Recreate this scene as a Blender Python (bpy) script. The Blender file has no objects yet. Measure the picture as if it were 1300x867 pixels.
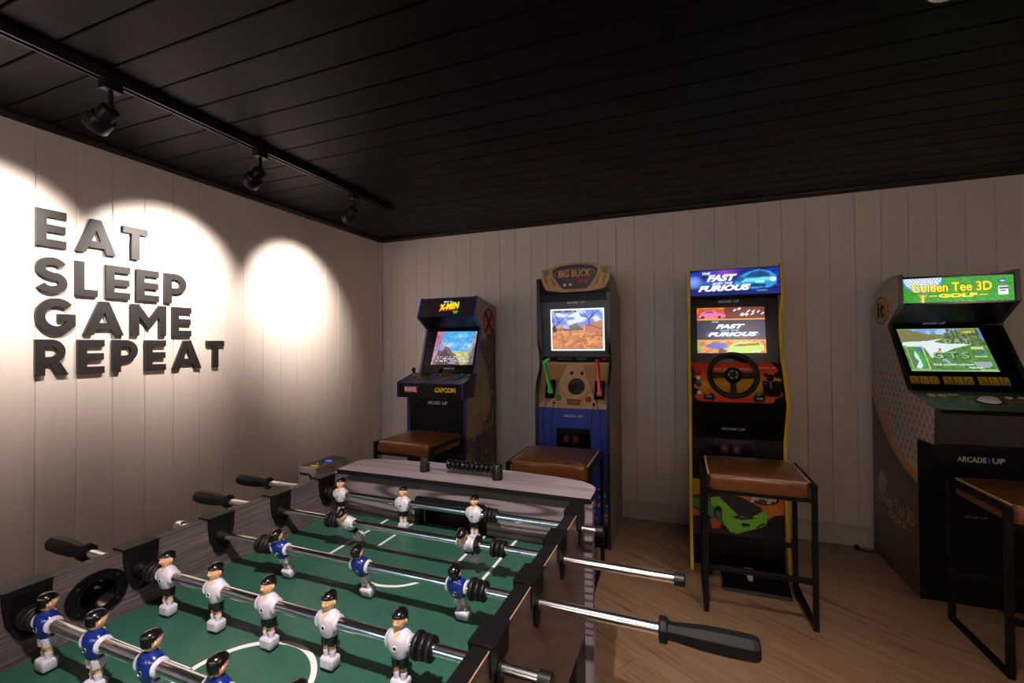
import bpy, bmesh, math, random
import numpy as np
from mathutils import Vector, Matrix
from mathutils.geometry import tessellate_polygon
random.seed(7); np.random.seed(7)
C = bpy.context.scene.collection
S = bpy.context.scene
PI = math.pi

# ---------------------------------------------------------------- camera
EYE = Vector((0, 0, 1.30)); YAW, PITCH, ROLL = 0.36438, 0.00963, -0.00765
fw = Vector((-math.sin(YAW)*math.cos(PITCH), math.cos(YAW)*math.cos(PITCH), math.sin(PITCH)))
rt = Vector((math.cos(YAW), math.sin(YAW), 0)); up = rt.cross(fw)
r2 = rt*math.cos(ROLL)+up*math.sin(ROLL); u2 = -rt*math.sin(ROLL)+up*math.cos(ROLL)
cam = bpy.data.objects.new('camera', bpy.data.cameras.new('camera')); C.objects.link(cam)
cam.matrix_world = Matrix(((r2.x, u2.x, -fw.x, EYE.x), (r2.y, u2.y, -fw.y, EYE.y), (r2.z, u2.z, -fw.z, EYE.z), (0, 0, 0, 1)))
cam.data.lens = 564.65/1300*36; cam.data.clip_start = 0.02
S.camera = cam

# ---------------------------------------------------------------- world, lights, exposure
w = bpy.data.worlds.new('world'); S.world = w; w.use_nodes = True
w.node_tree.nodes['Background'].inputs[0].default_value = (0.35, 0.5, 0.8, 1)
w.node_tree.nodes['Background'].inputs[1].default_value = 0.3
S.view_settings.view_transform = 'Standard'; S.view_settings.look = 'None'
S.view_settings.gamma = 1; S.view_settings.exposure = 0.35
S.view_settings.use_curve_mapping = False
S.cycles.use_denoising = True
S.cycles.max_bounces = 10; S.cycles.diffuse_bounces = 6; S.cycles.sample_clamp_indirect = 6
WARM = (1.0, 0.87, 0.78)

def spot(loc, target, power, angle, blend, size=0.02, col=WARM):
    d = bpy.data.lights.new('spot_lamp', 'SPOT'); d.energy = power; d.color = col
    d.spot_size = math.radians(angle); d.spot_blend = blend; d.shadow_soft_size = size
    o = bpy.data.objects.new('spot_lamp', d); C.objects.link(o); o.location = loc
    o.rotation_euler = (Vector(target)-Vector(loc)).to_track_quat('-Z', 'Y').to_euler()
    return o
# wall washers: (head pivot, aim point, power, angle, blend); the heads are built from the same list
TRX, CEIL = -1.93, 2.30
WASH = [((TRX, 0.985, 2.17), (-2.64, 0.90, 1.66), 92, 72, 1.0),
        ((TRX, 1.600, 2.17), (-2.64, 1.60, 1.66), 96, 72, 1.0),
        ((TRX, 2.270, 2.17), (-2.64, 2.45, 1.64), 90, 70, 1.0)]
ADDED_WASH = [((-0.6, -1.35, 2.17), (-0.6, -2.0, 1.92), 225, 74, 0.6), ((0.9, -1.35, 2.17), (0.9, -2.0, 1.92), 225, 74, 0.6), ((2.10, 0.2, 2.17), (2.75, 0.2, 1.92), 340, 74, 0.6)]  # added unseen spots; their bounce off the walls fills the room
TABLE_SPOT = ((-0.12, 0.05, 2.17), (-0.34, 0.70, 0.8), 106, 70, 0.7)
FLOOR_SPOT = ((0.62, 1.36, 2.235), (0.30, 1.62, 0.0), 32, 80, 0.9)

d = bpy.data.lights.new('daylight', 'AREA'); d.energy = 12; d.color = (0.55, 0.75, 1.0); d.shape = 'RECTANGLE'; d.size = 1.0; d.size_y = 0.9  # added cool light behind the viewer, for bluish highlights on the rods
o = bpy.data.objects.new('daylight', d); C.objects.link(o); o.location = (-1.75, -2.12, 1.45); o.rotation_euler = (math.radians(90), 0, 0)

# ---------------------------------------------------------------- materials
def srgb(r, g=None, b=None):
    if g is None: r, g, b = r
    f = lambda c: (c/255/12.92) if c/255 <= 0.04045 else ((c/255+0.055)/1.055)**2.4
    return (f(r), f(g), f(b), 1)
def mat(name, col, rough=0.5, metal=0.0, spec=0.5, emit=None, es=0.0, coat=0.0):
    m = bpy.data.materials.new(name); m.use_nodes = True
    b = m.node_tree.nodes['Principled BSDF']
    b.inputs['Base Color'].default_value = col if len(col) == 4 else (*col, 1)
    b.inputs['Roughness'].default_value = rough; b.inputs['Metallic'].default_value = metal
    b.inputs['Specular IOR Level'].default_value = spec; b.inputs['Coat Weight'].default_value = coat
    if emit: b.inputs['Emission Color'].default_value = emit; b.inputs['Emission Strength'].default_value = es
    return m
def N(m, t): return m.node_tree.nodes.new(t)
def L(m, a, b): m.node_tree.links.new(a, b)
def coords(m, scale=(1, 1, 1), rot=(0, 0, 0), kind='Object', rnd=False):
    tc = N(m, 'ShaderNodeTexCoord'); mp = N(m, 'ShaderNodeMapping')
    mp.inputs['Scale'].default_value = scale; mp.inputs['Rotation'].default_value = rot
    L(m, tc.outputs[kind], mp.inputs['Vector'])
    if any(rot):   # turn first, then stretch
        m0 = N(m, 'ShaderNodeMapping'); m0.inputs['Rotation'].default_value = rot; mp.inputs['Rotation'].default_value = (0, 0, 0)
        L(m, tc.outputs[kind], m0.inputs['Vector']); L(m, m0.outputs[0], mp.inputs['Vector'])
    if rnd:
        oi = N(m, 'ShaderNodeObjectInfo'); ml = N(m, 'ShaderNodeMath'); ml.operation = 'MULTIPLY'; ml.inputs[1].default_value = 37
        L(m, oi.outputs['Random'], ml.inputs[0]); L(m, ml.outputs[0], mp.inputs['Location'])
    return mp.outputs[0]
def noise(m, vec, scale=5, detail=4, rough=0.5, dist=0.0):
    n = N(m, 'ShaderNodeTexNoise'); n.inputs['Scale'].default_value = scale; n.inputs['Detail'].default_value = detail
    n.inputs['Roughness'].default_value = rough; n.inputs['Distortion'].default_value = dist
    L(m, vec, n.inputs['Vector']); return n.outputs['Fac']
def ramp(m, fac, stops):
    r = N(m, 'ShaderNodeValToRGB'); e = r.color_ramp.elements
    while len(e) < len(stops): e.new(0.5)
    for i, (p, c) in enumerate(stops): e[i].position = p; e[i].color = c if len(c) == 4 else (*c, 1)
    L(m, fac, r.inputs[0]); return r.outputs[0]
def setcol(m, out, sock='Base Color'): L(m, out, m.node_tree.nodes['Principled BSDF'].inputs[sock])
def bump(m, fac, strength=0.2, dist=0.002):
    b = N(m, 'ShaderNodeBump'); b.inputs['Strength'].default_value = strength; b.inputs['Distance'].default_value = dist
    L(m, fac, b.inputs['Height']); L(m, b.outputs[0], m.node_tree.nodes['Principled BSDF'].inputs['Normal'])

def wood(name, c0, c1, c2, scale, rot=(0, 0, 0), rough=0.45, rnd=False, ring=0.0, bs=0.15):
    m = mat(name, c0, rough); v = coords(m, scale, rot, rnd=rnd)
    f = noise(m, v, 1.0, 8, 0.62, 0.6 + ring)
    col = ramp(m, f, [(0.30, c0), (0.50, c1), (0.68, c2)])
    setcol(m, col); bump(m, f, bs, 0.001); return m

M = {}
m = mat('white_wall_paint', srgb(232, 220, 210), 0.36); v = coords(m, (14, 14, 1.2), rnd=True)
f = noise(m, v, 3, 6, 0.6); setcol(m, ramp(m, f, [(0.3, srgb(232, 220, 210)), (0.7, srgb(236, 225, 216))])); bump(m, f, 0.12, 0.001); M['wall'] = m
m = mat('black_ceiling_paint', srgb(24, 20, 20), 0.55, spec=0.10); v = coords(m, (1.5, 12, 12), rnd=True); f = noise(m, v, 3, 5); setcol(m, ramp(m, f, [(0.3, srgb(5, 4, 4)), (0.7, srgb(9, 7, 7))])); bump(m, f, 0.12, 0.001); M['ceiling'] = m
M['black_trim'] = mat('black_trim_paint', srgb(16, 14, 14), 0.5)
FROT = math.radians(33)
m = mat('oak_laminate', srgb(150, 118, 90), 0.42); v = coords(m, (1.1, 15, 1), (0, 0, FROT), rnd=True)
f = noise(m, v, 1.6, 9, 0.6, 1.1); f2 = noise(m, coords(m, (0.8, 60, 1), (0, 0, FROT), rnd=True), 1.3, 4, 0.6, 0.3)
mx = N(m, 'ShaderNodeMix'); mx.inputs[0].default_value = 0.30; L(m, f, mx.inputs[2]); L(m, f2, mx.inputs[3])
setcol(m, ramp(m, mx.outputs[0], [(0.36, srgb(88, 62, 43)), (0.43, srgb(134, 104, 79)), (0.60, srgb(156, 127, 100))])); bump(m, f2, 0.08, 0.001); M['floor'] = m
M['table_wood'] = wood('grey_table_wood', srgb(50, 41, 43), srgb(84, 73, 75), srgb(116, 104, 106), (90, 7.0, 240), rough=0.5)
M['end_wood'] = wood('grey_end_board_wood', srgb(62, 54, 58), srgb(112, 102, 106), srgb(136, 126, 130), (1.6, 30, 26), rough=0.5, ring=1.6)
m = M['end_wood']
wv = N(m, 'ShaderNodeTexWave'); wv.wave_type = 'RINGS'; wv.rings_direction = 'SPHERICAL'; wv.inputs['Scale'].default_value = 0.6; wv.inputs['Distortion'].default_value = 2.2; wv.inputs['Detail'].default_value = 2.5; wv.inputs['Detail Scale'].default_value = 0.7; wv.inputs['Detail Roughness'].default_value = 0.55
mp = N(m, 'ShaderNodeMapping'); tc = N(m, 'ShaderNodeTexCoord'); L(m, tc.outputs['Object'], mp.inputs[0]); mp.inputs['Location'].default_value = (-1.56, 0, -25.9); mp.inputs['Scale'].default_value = (3.0, 1, 30); L(m, mp.outputs[0], wv.inputs['Vector'])
f2 = noise(m, coords(m, (6, 60, 260)), 1.0, 5, 0.6, 0.3); mx = N(m, 'ShaderNodeMix'); mx.inputs[0].default_value = 0.22; L(m, wv.outputs['Fac'], mx.inputs[2]); L(m, f2, mx.inputs[3])
setcol(m, ramp(m, mx.outputs[0], [(0.12, srgb(56, 47, 50)), (0.27, srgb(94, 84, 88)), (0.60, srgb(120, 109, 113))]))
M['apron_wood'] = wood('brown_grey_apron_wood', srgb(52, 42, 38), srgb(78, 65, 60), srgb(96, 82, 76), (30, 4, 60), (0.5, 0, 0), rough=0.42)
M['shelf_wood'] = wood('light_grey_shelf_wood', srgb(98, 88, 93), srgb(136, 126, 131), srgb(152, 142, 147), (2.2, 55, 30), rough=0.5)
M['strip_wood'] = wood('grey_leg_strip_wood', srgb(92, 82, 86), srgb(122, 112, 116), srgb(140, 130, 134), (90, 90, 3), rough=0.5)
M['field'] = mat('green_playfield', srgb(36, 84, 66), 0.42)
m = M['field']; f = noise(m, coords(m), 160, 3, 0.6); setcol(m, ramp(m, f, [(0.3, srgb(37, 80, 65)), (0.7, srgb(46, 91, 76))]))
M['line_white'] = mat('white_field_line', srgb(222, 222, 222), 0.45)
M['black_plastic'] = mat('black_plastic', srgb(16, 15, 16), 0.42, spec=0.25)
M['rail_dark'] = mat('dark_grey_rail_top', srgb(58, 50, 51), 0.55, spec=0.12)
M['black_gloss'] = mat('glossy_black_plastic', srgb(11, 10, 11), 0.18, spec=0.25)
M['black_matte'] = mat('matte_black', srgb(15, 14, 15), 0.6)
M['grip'] = mat('black_rubber_grip', srgb(13, 12, 14), 0.6, spec=0.18)
M['bearing'] = mat('black_bearing_plastic', srgb(14, 13, 14), 0.55, spec=0.12)
M['rubber'] = mat('black_rubber', srgb(17, 16, 17), 0.42, spec=0.28)
M['chrome'] = mat('chrome', (0.88, 0.88, 0.90), 0.20, 1.0)
m = M['chrome']; f = noise(m, coords(m, (14, 260, 260)), 3, 5); bump(m, f, 0.10, 0.0006)
M['tan_edge'] = mat('tan_board_edge', srgb(196, 156, 120), 0.6)
M['fig_white'] = mat('white_shirt_plastic', srgb(196, 192, 208), 0.3, coat=0.3)
M['fig_blue'] = mat('blue_shirt_plastic', srgb(16, 36, 116), 0.22, coat=0.4)
M['fig_skin'] = mat('skin_tone_plastic', srgb(222, 172, 130), 0.38)
M['fig_hair'] = mat('black_hair_plastic', srgb(14, 13, 14), 0.22)
M['steel'] = mat('brushed_screw_steel', (0.6, 0.6, 0.62), 0.25, 1.0)
m = mat('tan_leather', srgb(104, 56, 24), 0.34, coat=0.15); f = noise(m, coords(m), 9, 5, 0.6, 0.4); setcol(m, ramp(m, f, [(0.3, srgb(88, 46, 17)), (0.7, srgb(120, 69, 27))]))
f2 = noise(m, coords(m), 180, 3); bump(m, f2, 0.12, 0.0008); M['leather'] = m
M['thread'] = mat('cream_thread', srgb(226, 204, 166), 0.6)
M['stool_metal'] = mat('black_powder_coated_steel', srgb(11, 11, 12), 0.45, spec=0.2)
M['letter'] = mat('matte_black_letter', srgb(38, 35, 36), 0.5)
M['lamp'] = mat('lamp_diffuser', (1, 1, 1, 1), 0.5, emit=(1, 0.86, 0.72, 1), es=6)
M['cab_black'] = mat('black_cabinet_vinyl', srgb(9, 9, 11), 0.34, spec=0.18)
M['bezel_black'] = mat('black_screen_bezel', srgb(6, 6, 7), 0.22, spec=0.12)
M['bezel'] = mat('dark_grey_monitor_bezel', srgb(40, 42, 50), 0.35)
M['cab_blue'] = mat('blue_cabinet_front', srgb(18, 52, 150), 0.38)
M['edge_blue'] = mat('blue_edge_moulding', srgb(26, 42, 128), 0.35)
M['edge_yellow'] = mat('yellow_edge_moulding', srgb(225, 188, 14), 0.4)
M['edge_black'] = mat('black_edge_moulding', srgb(20, 20, 22), 0.35)
M['beige'] = mat('beige_control_panel', srgb(196, 166, 128), 0.42)
M['navy'] = mat('dark_navy_print', srgb(14, 18, 46), 0.35)
M['gold'] = mat('antler_gold_print', srgb(190, 150, 92), 0.42)
M['olive_gold'] = mat('shaded_antler_print', srgb(120, 92, 48), 0.42)
for n, c in dict(red=(196, 30, 24), green=(30, 150, 50), blue=(30, 70, 190), white=(225, 225, 228), orange=(214, 108, 30), yellow=(222, 178, 30), gun_green=(40, 200, 50), gun_red=(222, 44, 24), pink=(190, 90, 110), brown=(110, 50, 28), gold_text=(222, 156, 66)).items():
    M[n] = mat(n + '_plastic', srgb(c), 0.32)
M['grey_device'] = mat('warm_grey_plastic', srgb(176, 166, 160), 0.45)
M['baseboard'] = mat('baseboard_paint', srgb(212, 200, 190), 0.4)
M['conduit'] = mat('corner_trim_paint', srgb(222, 210, 200), 0.4)
m = mat('weathered_wood_print', srgb(120, 104, 92), 0.4); f = noise(m, coords(m, (8, 8, 1.5)), 4, 7, 0.6, 1.2); setcol(m, ramp(m, f, [(0.3, srgb(70, 56, 48)), (0.5, srgb(128, 112, 100)), (0.72, srgb(150, 134, 122))])); M['bb_side'] = m
M['grey_side'] = mat('grey_cabinet_side', srgb(150, 140, 134), 0.4)
def glow(name, col, s): return mat(name, (0.01, 0.01, 0.01, 1), 0.4, emit=col, es=s*0.80)
for n, c, s in [('glow_white', (245, 250, 255), 1.15), ('glow_yellow', (250, 240, 40), 1.1), ('glow_lime', (214, 240, 20), 1.1), ('glow_red', (230, 30, 20), 1.0), ('glow_green', (90, 210, 40), 1.0), ('glow_cyan', (150, 220, 255), 1.05), ('glow_blue', (60, 110, 255), 1.3), ('glow_darkgreen', (30, 80, 40), 0.9), ('glow_amber', (200, 150, 30), 0.5), ('glow_pale', (150, 190, 150), 0.9), ('glow_coin', (150, 16, 10), 0.22)]:
    M[n] = glow(n, srgb(c), s)
def colmat(name, emissive, s=1.0, rough=0.35):
    m = mat(name, (0.02, 0.02, 0.02, 1), rough); a = N(m, 'ShaderNodeAttribute'); a.attribute_name = 'Col'
    if emissive:
        setcol(m, a.outputs['Color'], 'Emission Color'); m.node_tree.nodes['Principled BSDF'].inputs['Emission Strength'].default_value = s*0.80
    else: setcol(m, a.outputs['Color'])
    return m
M['screen'] = colmat('lit_screen_picture', True, 1.05, 0.2)
M['marquee'] = colmat('backlit_marquee_print', True, 1.15, 0.3)
M['print'] = colmat('printed_artwork', False, rough=0.36)

# ---------------------------------------------------------------- mesh helpers
WORLD = {}
def wm(o): return WORLD.get(o.name, Matrix()) if o else Matrix()
class MB:
    def __init__(s): s.v = []; s.f = []; s.mi = []; s.cur = 0
    def add(s, verts, faces):
        b = len(s.v); s.v += [Vector(q) for q in verts]
        for fc in faces: s.f.append([b+i for i in fc]); s.mi.append(s.cur)
        return s
    def box(s, x0, x1, y0, y1, z0, z1):
        return s.add([(x, y, z) for z in (z0, z1) for y in (y0, y1) for x in (x0, x1)],
                     [(0, 2, 3, 1), (4, 5, 7, 6), (0, 1, 5, 4), (2, 6, 7, 3), (0, 4, 6, 2), (1, 3, 7, 5)])
    def rings(s, R, cap0=True, cap1=True):
        n = len(R[0]); b = len(s.v)
        for r in R: s.v += [Vector(q) for q in r]
        for k in range(len(R)-1):
            for i in range(n):
                j = (i+1) % n; s.f.append([b+k*n+i, b+k*n+j, b+(k+1)*n+j, b+(k+1)*n+i]); s.mi.append(s.cur)
        if cap0: s.f.append([b+i for i in reversed(range(n))]); s.mi.append(s.cur)
        if cap1: s.f.append([b+(len(R)-1)*n+i for i in range(n)]); s.mi.append(s.cur)
        return s
    def lathe(s, o, axis, prof, n=20, rot=0.0, cap=True):
        a = Vector(axis).normalized(); t = a.orthogonal().normalized(); b = a.cross(t); o = Vector(o)
        R = [[o + a*h + (t*math.cos(2*PI*i/n+rot)+b*math.sin(2*PI*i/n+rot))*r for i in range(n)] for h, r in prof]
        return s.rings(R, cap, cap)
    def tube(s, p0, p1, r, n=12):
        p0, p1 = Vector(p0), Vector(p1); return s.lathe(p0, p1-p0, [(0, r), ((p1-p0).length, r)], n)
    def path(s, pts, r, n=8):
        pts = [Vector(q) for q in pts]; R = []; t0 = None
        for i, q in enumerate(pts):
            d = (pts[min(i+1, len(pts)-1)]-pts[max(i-1, 0)]).normalized()
            t = d.orthogonal().normalized() if t0 is None else (t0 - d*t0.dot(d)).normalized()
            t0 = t; b = d.cross(t)
            R.append([q+(t*math.cos(2*PI*k/n)+b*math.sin(2*PI*k/n))*r for k in range(n)])
        return s.rings(R)
    def bar(s, p0, p1, w, h=None):
        p0, p1 = Vector(p0), Vector(p1); h = h or w; d = (p1-p0).normalized()
        t = d.cross(Vector((0, 0, 1))); t = t.normalized() if t.length > 1e-3 else Vector((1, 0, 0)); b = t.cross(d)
        R = [[q+t*(w/2)*a+b*(h/2)*c for a, c in ((-1, -1), (1, -1), (1, 1), (-1, 1))] for q in (p0, p1)]
        return s.rings(R)
    def prism(s, loops, fn, h0, h1):
        """loops: outer polygon then holes, 2D; fn(a,b,h)->3D"""
        if not isinstance(loops[0][0], (tuple, list)): loops = [loops]
        tris = tessellate_polygon([[Vector((a, b, 0)) for a, b in lp] for lp in loops])
        flat = [q for lp in loops for q in lp]; n = len(flat); b = len(s.v)
        s.v += [Vector(fn(a, c, h0)) for a, c in flat] + [Vector(fn(a, c, h1)) for a, c in flat]
        for t in tris:
            s.f.append([b+i for i in t]); s.mi.append(s.cur); s.f.append([b+n+i for i in reversed(t)]); s.mi.append(s.cur)
        k = 0
        for lp in loops:
            for i in range(len(lp)):
                j = (i+1) % len(lp); s.f.append([b+k+i, b+k+j, b+n+k+j, b+n+k+i]); s.mi.append(s.cur)
            k += len(lp)
        return s
    def ell(s, c, r, nu=16, nv=10, keep=None, fn=None):
        c = Vector(c); b = len(s.v); vs = []
        for j in range(nv+1):
            th = PI*j/nv
            for i in range(nu):
                ph = 2*PI*i/nu; q = Vector((r[0]*math.sin(th)*math.cos(ph), r[1]*math.sin(th)*math.sin(ph), r[2]*math.cos(th)))
                if fn: q = fn(q)
                vs.append(q+c)
        s.v += vs
        for j in range(nv):
            for i in range(nu):
                k = (i+1) % nu; fc = [j*nu+i, (j+1)*nu+i, (j+1)*nu+k, j*nu+k]
                if keep is None or keep(sum((vs[q] for q in fc), Vector())/4 - c): s.f.append([b+q for q in fc]); s.mi.append(s.cur)
        return s
    def build(s, name, mats, parent=None, world=False, bevel=0.0, smooth=True, ang=35, kind=None, label=None):
        me = bpy.data.meshes.new(name)
        vv = s.v
        if world and parent: inv = wm(parent).inverted(); vv = [inv @ q for q in vv]
        me.from_pydata([tuple(q) for q in vv], [], s.f)
        if not isinstance(mats, (list, tuple)): mats = [mats]
        for mm in mats: me.materials.append(M[mm] if isinstance(mm, str) else mm)
        if len(mats) > 1: me.polygons.foreach_set('material_index', s.mi)
        bm = bmesh.new(); bm.from_mesh(me); bmesh.ops.remove_doubles(bm, verts=bm.verts, dist=1e-6)
        bmesh.ops.recalc_face_normals(bm, faces=bm.faces); bm.to_mesh(me); bm.free()
        if smooth:
            me.polygons.foreach_set('use_smooth', [True]*len(me.polygons)); me.set_sharp_from_angle(angle=math.radians(ang))
        o = bpy.data.objects.new(name, me); C.objects.link(o)
        if parent: o.parent = parent; WORLD[o.name] = wm(parent)
        if bevel:
            bv = o.modifiers.new('bevel', 'BEVEL'); bv.width = bevel; bv.segments = 2; bv.limit_method = 'ANGLE'; bv.angle_limit = math.radians(40)
        if kind: o['kind'] = kind
        if label: o['label'] = label
        return o
def thing(name, label, cat, loc=(0, 0, 0), rz=0.0, group=None):
    o = bpy.data.objects.new(name, None); C.objects.link(o); o.location = loc; o.rotation_euler = (0, 0, rz); o.empty_display_size = 0.05
    o['label'] = label; o['category'] = cat
    if group: o['group'] = group
    WORLD[o.name] = Matrix.Translation(loc) @ Matrix.Rotation(rz, 4, 'Z'); return o
def tag(o, label, cat, group=None):
    o['label'] = label; o['category'] = cat
    if group: o['group'] = group
    return o
def copy_obj(o, parent=None, loc=None, rot=None):
    c = o.copy(); C.objects.link(c); c.parent = parent
    if loc is not None: c.location = loc
    if rot is not None: c.rotation_euler = rot
    WORLD[c.name] = wm(parent); return c
def copy_tree(o, parent=None):
    c = o.copy(); C.objects.link(c); c.parent = parent
    for ch in o.children: copy_tree(ch, c)
    return c

class Plane:
    """flat face through a bottom edge A and a top edge B (Y,z), laid out in (world X, distance up the face)"""
    def __init__(s, A, B=None, O=None, ex=None, ey=None):
        if O is None:
            s.O = Vector((0, A[0], A[1])); s.ex = Vector((1, 0, 0)); s.ey = Vector((0, B[0]-A[0], B[1]-A[1])).normalized()
        else: s.O = Vector(O); s.ex = Vector(ex); s.ey = Vector(ey)
        s.n = s.ex.cross(s.ey)
    def pt(s, x, e, h=0.0): return s.O + s.ex*x + s.ey*e + s.n*h
    def prism(s, mb, poly, h0=0.0, h1=0.001): return mb.prism(poly, lambda a, b, h: s.pt(a, b, h), h0, h1)
    def box(s, mb, x0, x1, e0, e1, h0, h1): return s.prism(mb, [(x0, e0), (x1, e0), (x1, e1), (x0, e1)], h0, h1)
    def cyl(s, mb, x, e, prof, n=20): return mb.lathe(s.pt(x, e), s.n, prof, n)
    def text(s, txt, x0, x1, e0, e1, mt, name, parent, h=0.0012, bold=0.0, shear=0.0, depth=0.0005, slope=0.0, world=True, spacing=1.0, label=None, fit=True):
        cu = bpy.data.curves.new('lettering', 'FONT'); cu.body = txt; cu.size = 1; cu.offset = bold; cu.shear = shear; cu.space_character = spacing
        cu.resolution_u = 3
        to = bpy.data.objects.new('lettering', cu); C.objects.link(to)
        bpy.context.view_layer.update()
        me = bpy.data.meshes.new_from_object(to.evaluated_get(bpy.context.evaluated_depsgraph_get()))
        vs = [q.co.copy() for q in me.vertices]; fs = [list(p.vertices) for p in me.polygons]
        bpy.data.objects.remove(to); bpy.data.curves.remove(cu); bpy.data.meshes.remove(me)
        ax, bx = min(q.x for q in vs), max(q.x for q in vs); ay, by = min(q.y for q in vs), max(q.y for q in vs)
        sx, sy = (x1-x0)/(bx-ax), (e1-e0)/(by-ay)
        mb = MB()
        front = [s.pt(x0+(q.x-ax)*sx, e0+(q.y-ay)*sy+(q.x-ax)*sx*slope, h+depth) for q in vs]
        mb.add(front, fs)
        # side walls of the letters
        cnt = {}
        for fc in fs:
            for i in range(len(fc)):
                a, b = fc[i], fc[(i+1) % len(fc)]; key = (min(a, b), max(a, b)); cnt[key] = cnt.get(key, 0)+1
        back = [q - s.n*depth for q in front]; base = len(mb.v); mb.v += back
        for (a, b), c in cnt.items():
            if c == 1: mb.f.append([a, b, base+b, base+a]); mb.mi.append(0)
        me = None
        o = mb.build(name, mt, parent, world=world, smooth=False)
        if label: o['label'] = label
        return o

# ---------------------------------------------------------------- picture painter (numpy -> coloured mesh grid)
def vnoise(w, h, nx, ny, seed=0):
    r = np.random.RandomState(seed); g = r.rand(ny+2, nx+2)
    X, Y = np.meshgrid(np.linspace(0, nx, w, endpoint=False), np.linspace(0, ny, h, endpoint=False))
    xi, yi = X.astype(int), Y.astype(int); a, b = X-xi, Y-yi; a = a*a*(3-2*a); b = b*b*(3-2*b)
    return (g[yi, xi]*(1-a)+g[yi, xi+1]*a)*(1-b)+(g[yi+1, xi]*(1-a)+g[yi+1, xi+1]*a)*b
class Pic:
    def __init__(s, w, h, col):
        s.w, s.h = w, h; s.a = np.zeros((h, w, 3)); s.a[:] = col
        s.x, s.y = np.meshgrid((np.arange(w)+0.5)/w, (np.arange(h)+0.5)/h)
    def put(s, mask, col, al=1.0):
        mk = (mask*al)[..., None] if mask.dtype != bool else (mask.astype(float)*al)[..., None]
        s.a = s.a*(1-mk)+np.array(col, float)*mk; return s
    def ell(s, cx, cy, rx, ry): return ((s.x-cx)/rx)**2+((s.y-cy)/ry)**2 < 1
    def rect(s, x0, x1, y0, y1): return (s.x > x0) & (s.x < x1) & (s.y > y0) & (s.y < y1)
    def poly(s, P):
        m = np.zeros(s.x.shape, bool); n = len(P)
        for i in range(n):
            (x1, y1), (x2, y2) = P[i], P[(i+1) % n]
            if y1 == y2: continue
            c = ((y1 > s.y) != (y2 > s.y)) & (s.x < (x2-x1)*(s.y-y1)/(y2-y1)+x1); m ^= c
        return m
    def n(s, nx, ny, seed=0): return vnoise(s.w, s.h, nx, ny, seed)
    def grid(s, name, P, x0, x1, e0, e1, mt, parent, h=0.0008, quad=None, mask=None, world=True, label=None, kind=None):
        W, H = s.w, s.h; us = np.linspace(0, 1, W+1); vs_ = np.linspace(0, 1, H+1)
        verts = []
        for v_ in vs_:
            for u_ in us:
                if quad:  # corners bl, br, tr, tl
                    bl, br, tr, tl = quad
                    xx = (bl[0]*(1-u_)+br[0]*u_)*(1-v_)+(tl[0]*(1-u_)+tr[0]*u_)*v_; ee = (bl[1]*(1-u_)+br[1]*u_)*(1-v_)+(tl[1]*(1-u_)+tr[1]*u_)*v_
                else: xx = x0+(x1-x0)*u_; ee = e0+(e1-e0)*v_
                verts.append(P.pt(xx, ee, h))
        if world and parent: inv = wm(parent).inverted(); verts = [inv @ q for q in verts]
        faces, cols = [], []
        a = np.clip(s.a, 0, 255)/255.0; lin = np.where(a <= 0.04045, a/12.92, ((a+0.055)/1.055)**2.4)
        for j in range(H):
            for i in range(W):
                if mask is not None and not mask[j, i]: continue
                b = j*(W+1)+i; faces.append((b, b+1, b+W+2, b+W+1)); cols += [(*lin[j, i], 1.0)]*4
        me = bpy.data.meshes.new(name); me.from_pydata([tuple(q) for q in verts], [], faces)
        at = me.color_attributes.new('Col', 'FLOAT_COLOR', 'CORNER'); at.data.foreach_set('color', np.array(cols, dtype=np.float32).ravel())
        me.materials.append(M[mt]); o = bpy.data.objects.new(name, me); C.objects.link(o)
        if parent: o.parent = parent; WORLD[o.name] = wm(parent)
        if label: o['label'] = label
        if kind: o['kind'] = kind
        return o

# ================================================================= THE ROOM
XL, XR, YB, YF = -2.639, 2.75, 3.469, -2.0
BT = 0.012   # board thickness
def struct(o): o['kind'] = 'structure'; return o
wl = struct(MB().box(XL-0.10, XL-BT, YF-0.1, YB+0.1, -0.02, CEIL+0.06).build('wall_left', 'wall'))
wb = struct(MB().box(XL-BT, XR, YB+BT, YB+0.11, -0.02, CEIL+0.06).build('wall_back', 'wall'))
struct(MB().box(XR, XR+0.1, YF-0.1, YB+0.11, -0.02, CEIL+0.06).build('wall_right', 'wall'))
fwall = MB()
for bx in [(XL-BT, -2.25, 0, CEIL), (-1.25, XR, 0, CEIL), (-2.25, -1.25, 0, 1.0), (-2.25, -1.25, 1.9, CEIL)]:
    fwall.box(bx[0], bx[1], YF-0.1, YF, bx[2]-0.02*(bx[2] == 0), bx[3]+0.06*(bx[3] == CEIL))
struct(fwall.build('wall_front', 'wall'))
wf = MB()
for b in [(-2.25, -2.21, 1.0, 1.9), (-1.29, -1.25, 1.0, 1.9), (-2.25, -1.25, 1.0, 1.04), (-2.25, -1.25, 1.86, 1.9), (-1.765, -1.735, 1.04, 1.86)]:
    wf.box(b[0], b[1], YF-0.06, YF-0.02, b[2], b[3])
win = struct(wf.build('window_1', 'black_trim', bevel=0.002))  # unseen window, added as an opening for the cool light
gl = mat('window_glass', (1, 1, 1, 1), 0.0); gl.node_tree.nodes['Principled BSDF'].inputs['Transmission Weight'].default_value = 1.0
MB().box(-2.21, -1.29, YF-0.045, YF-0.04, 1.04, 1.86).build('pane', gl, win)
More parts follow.
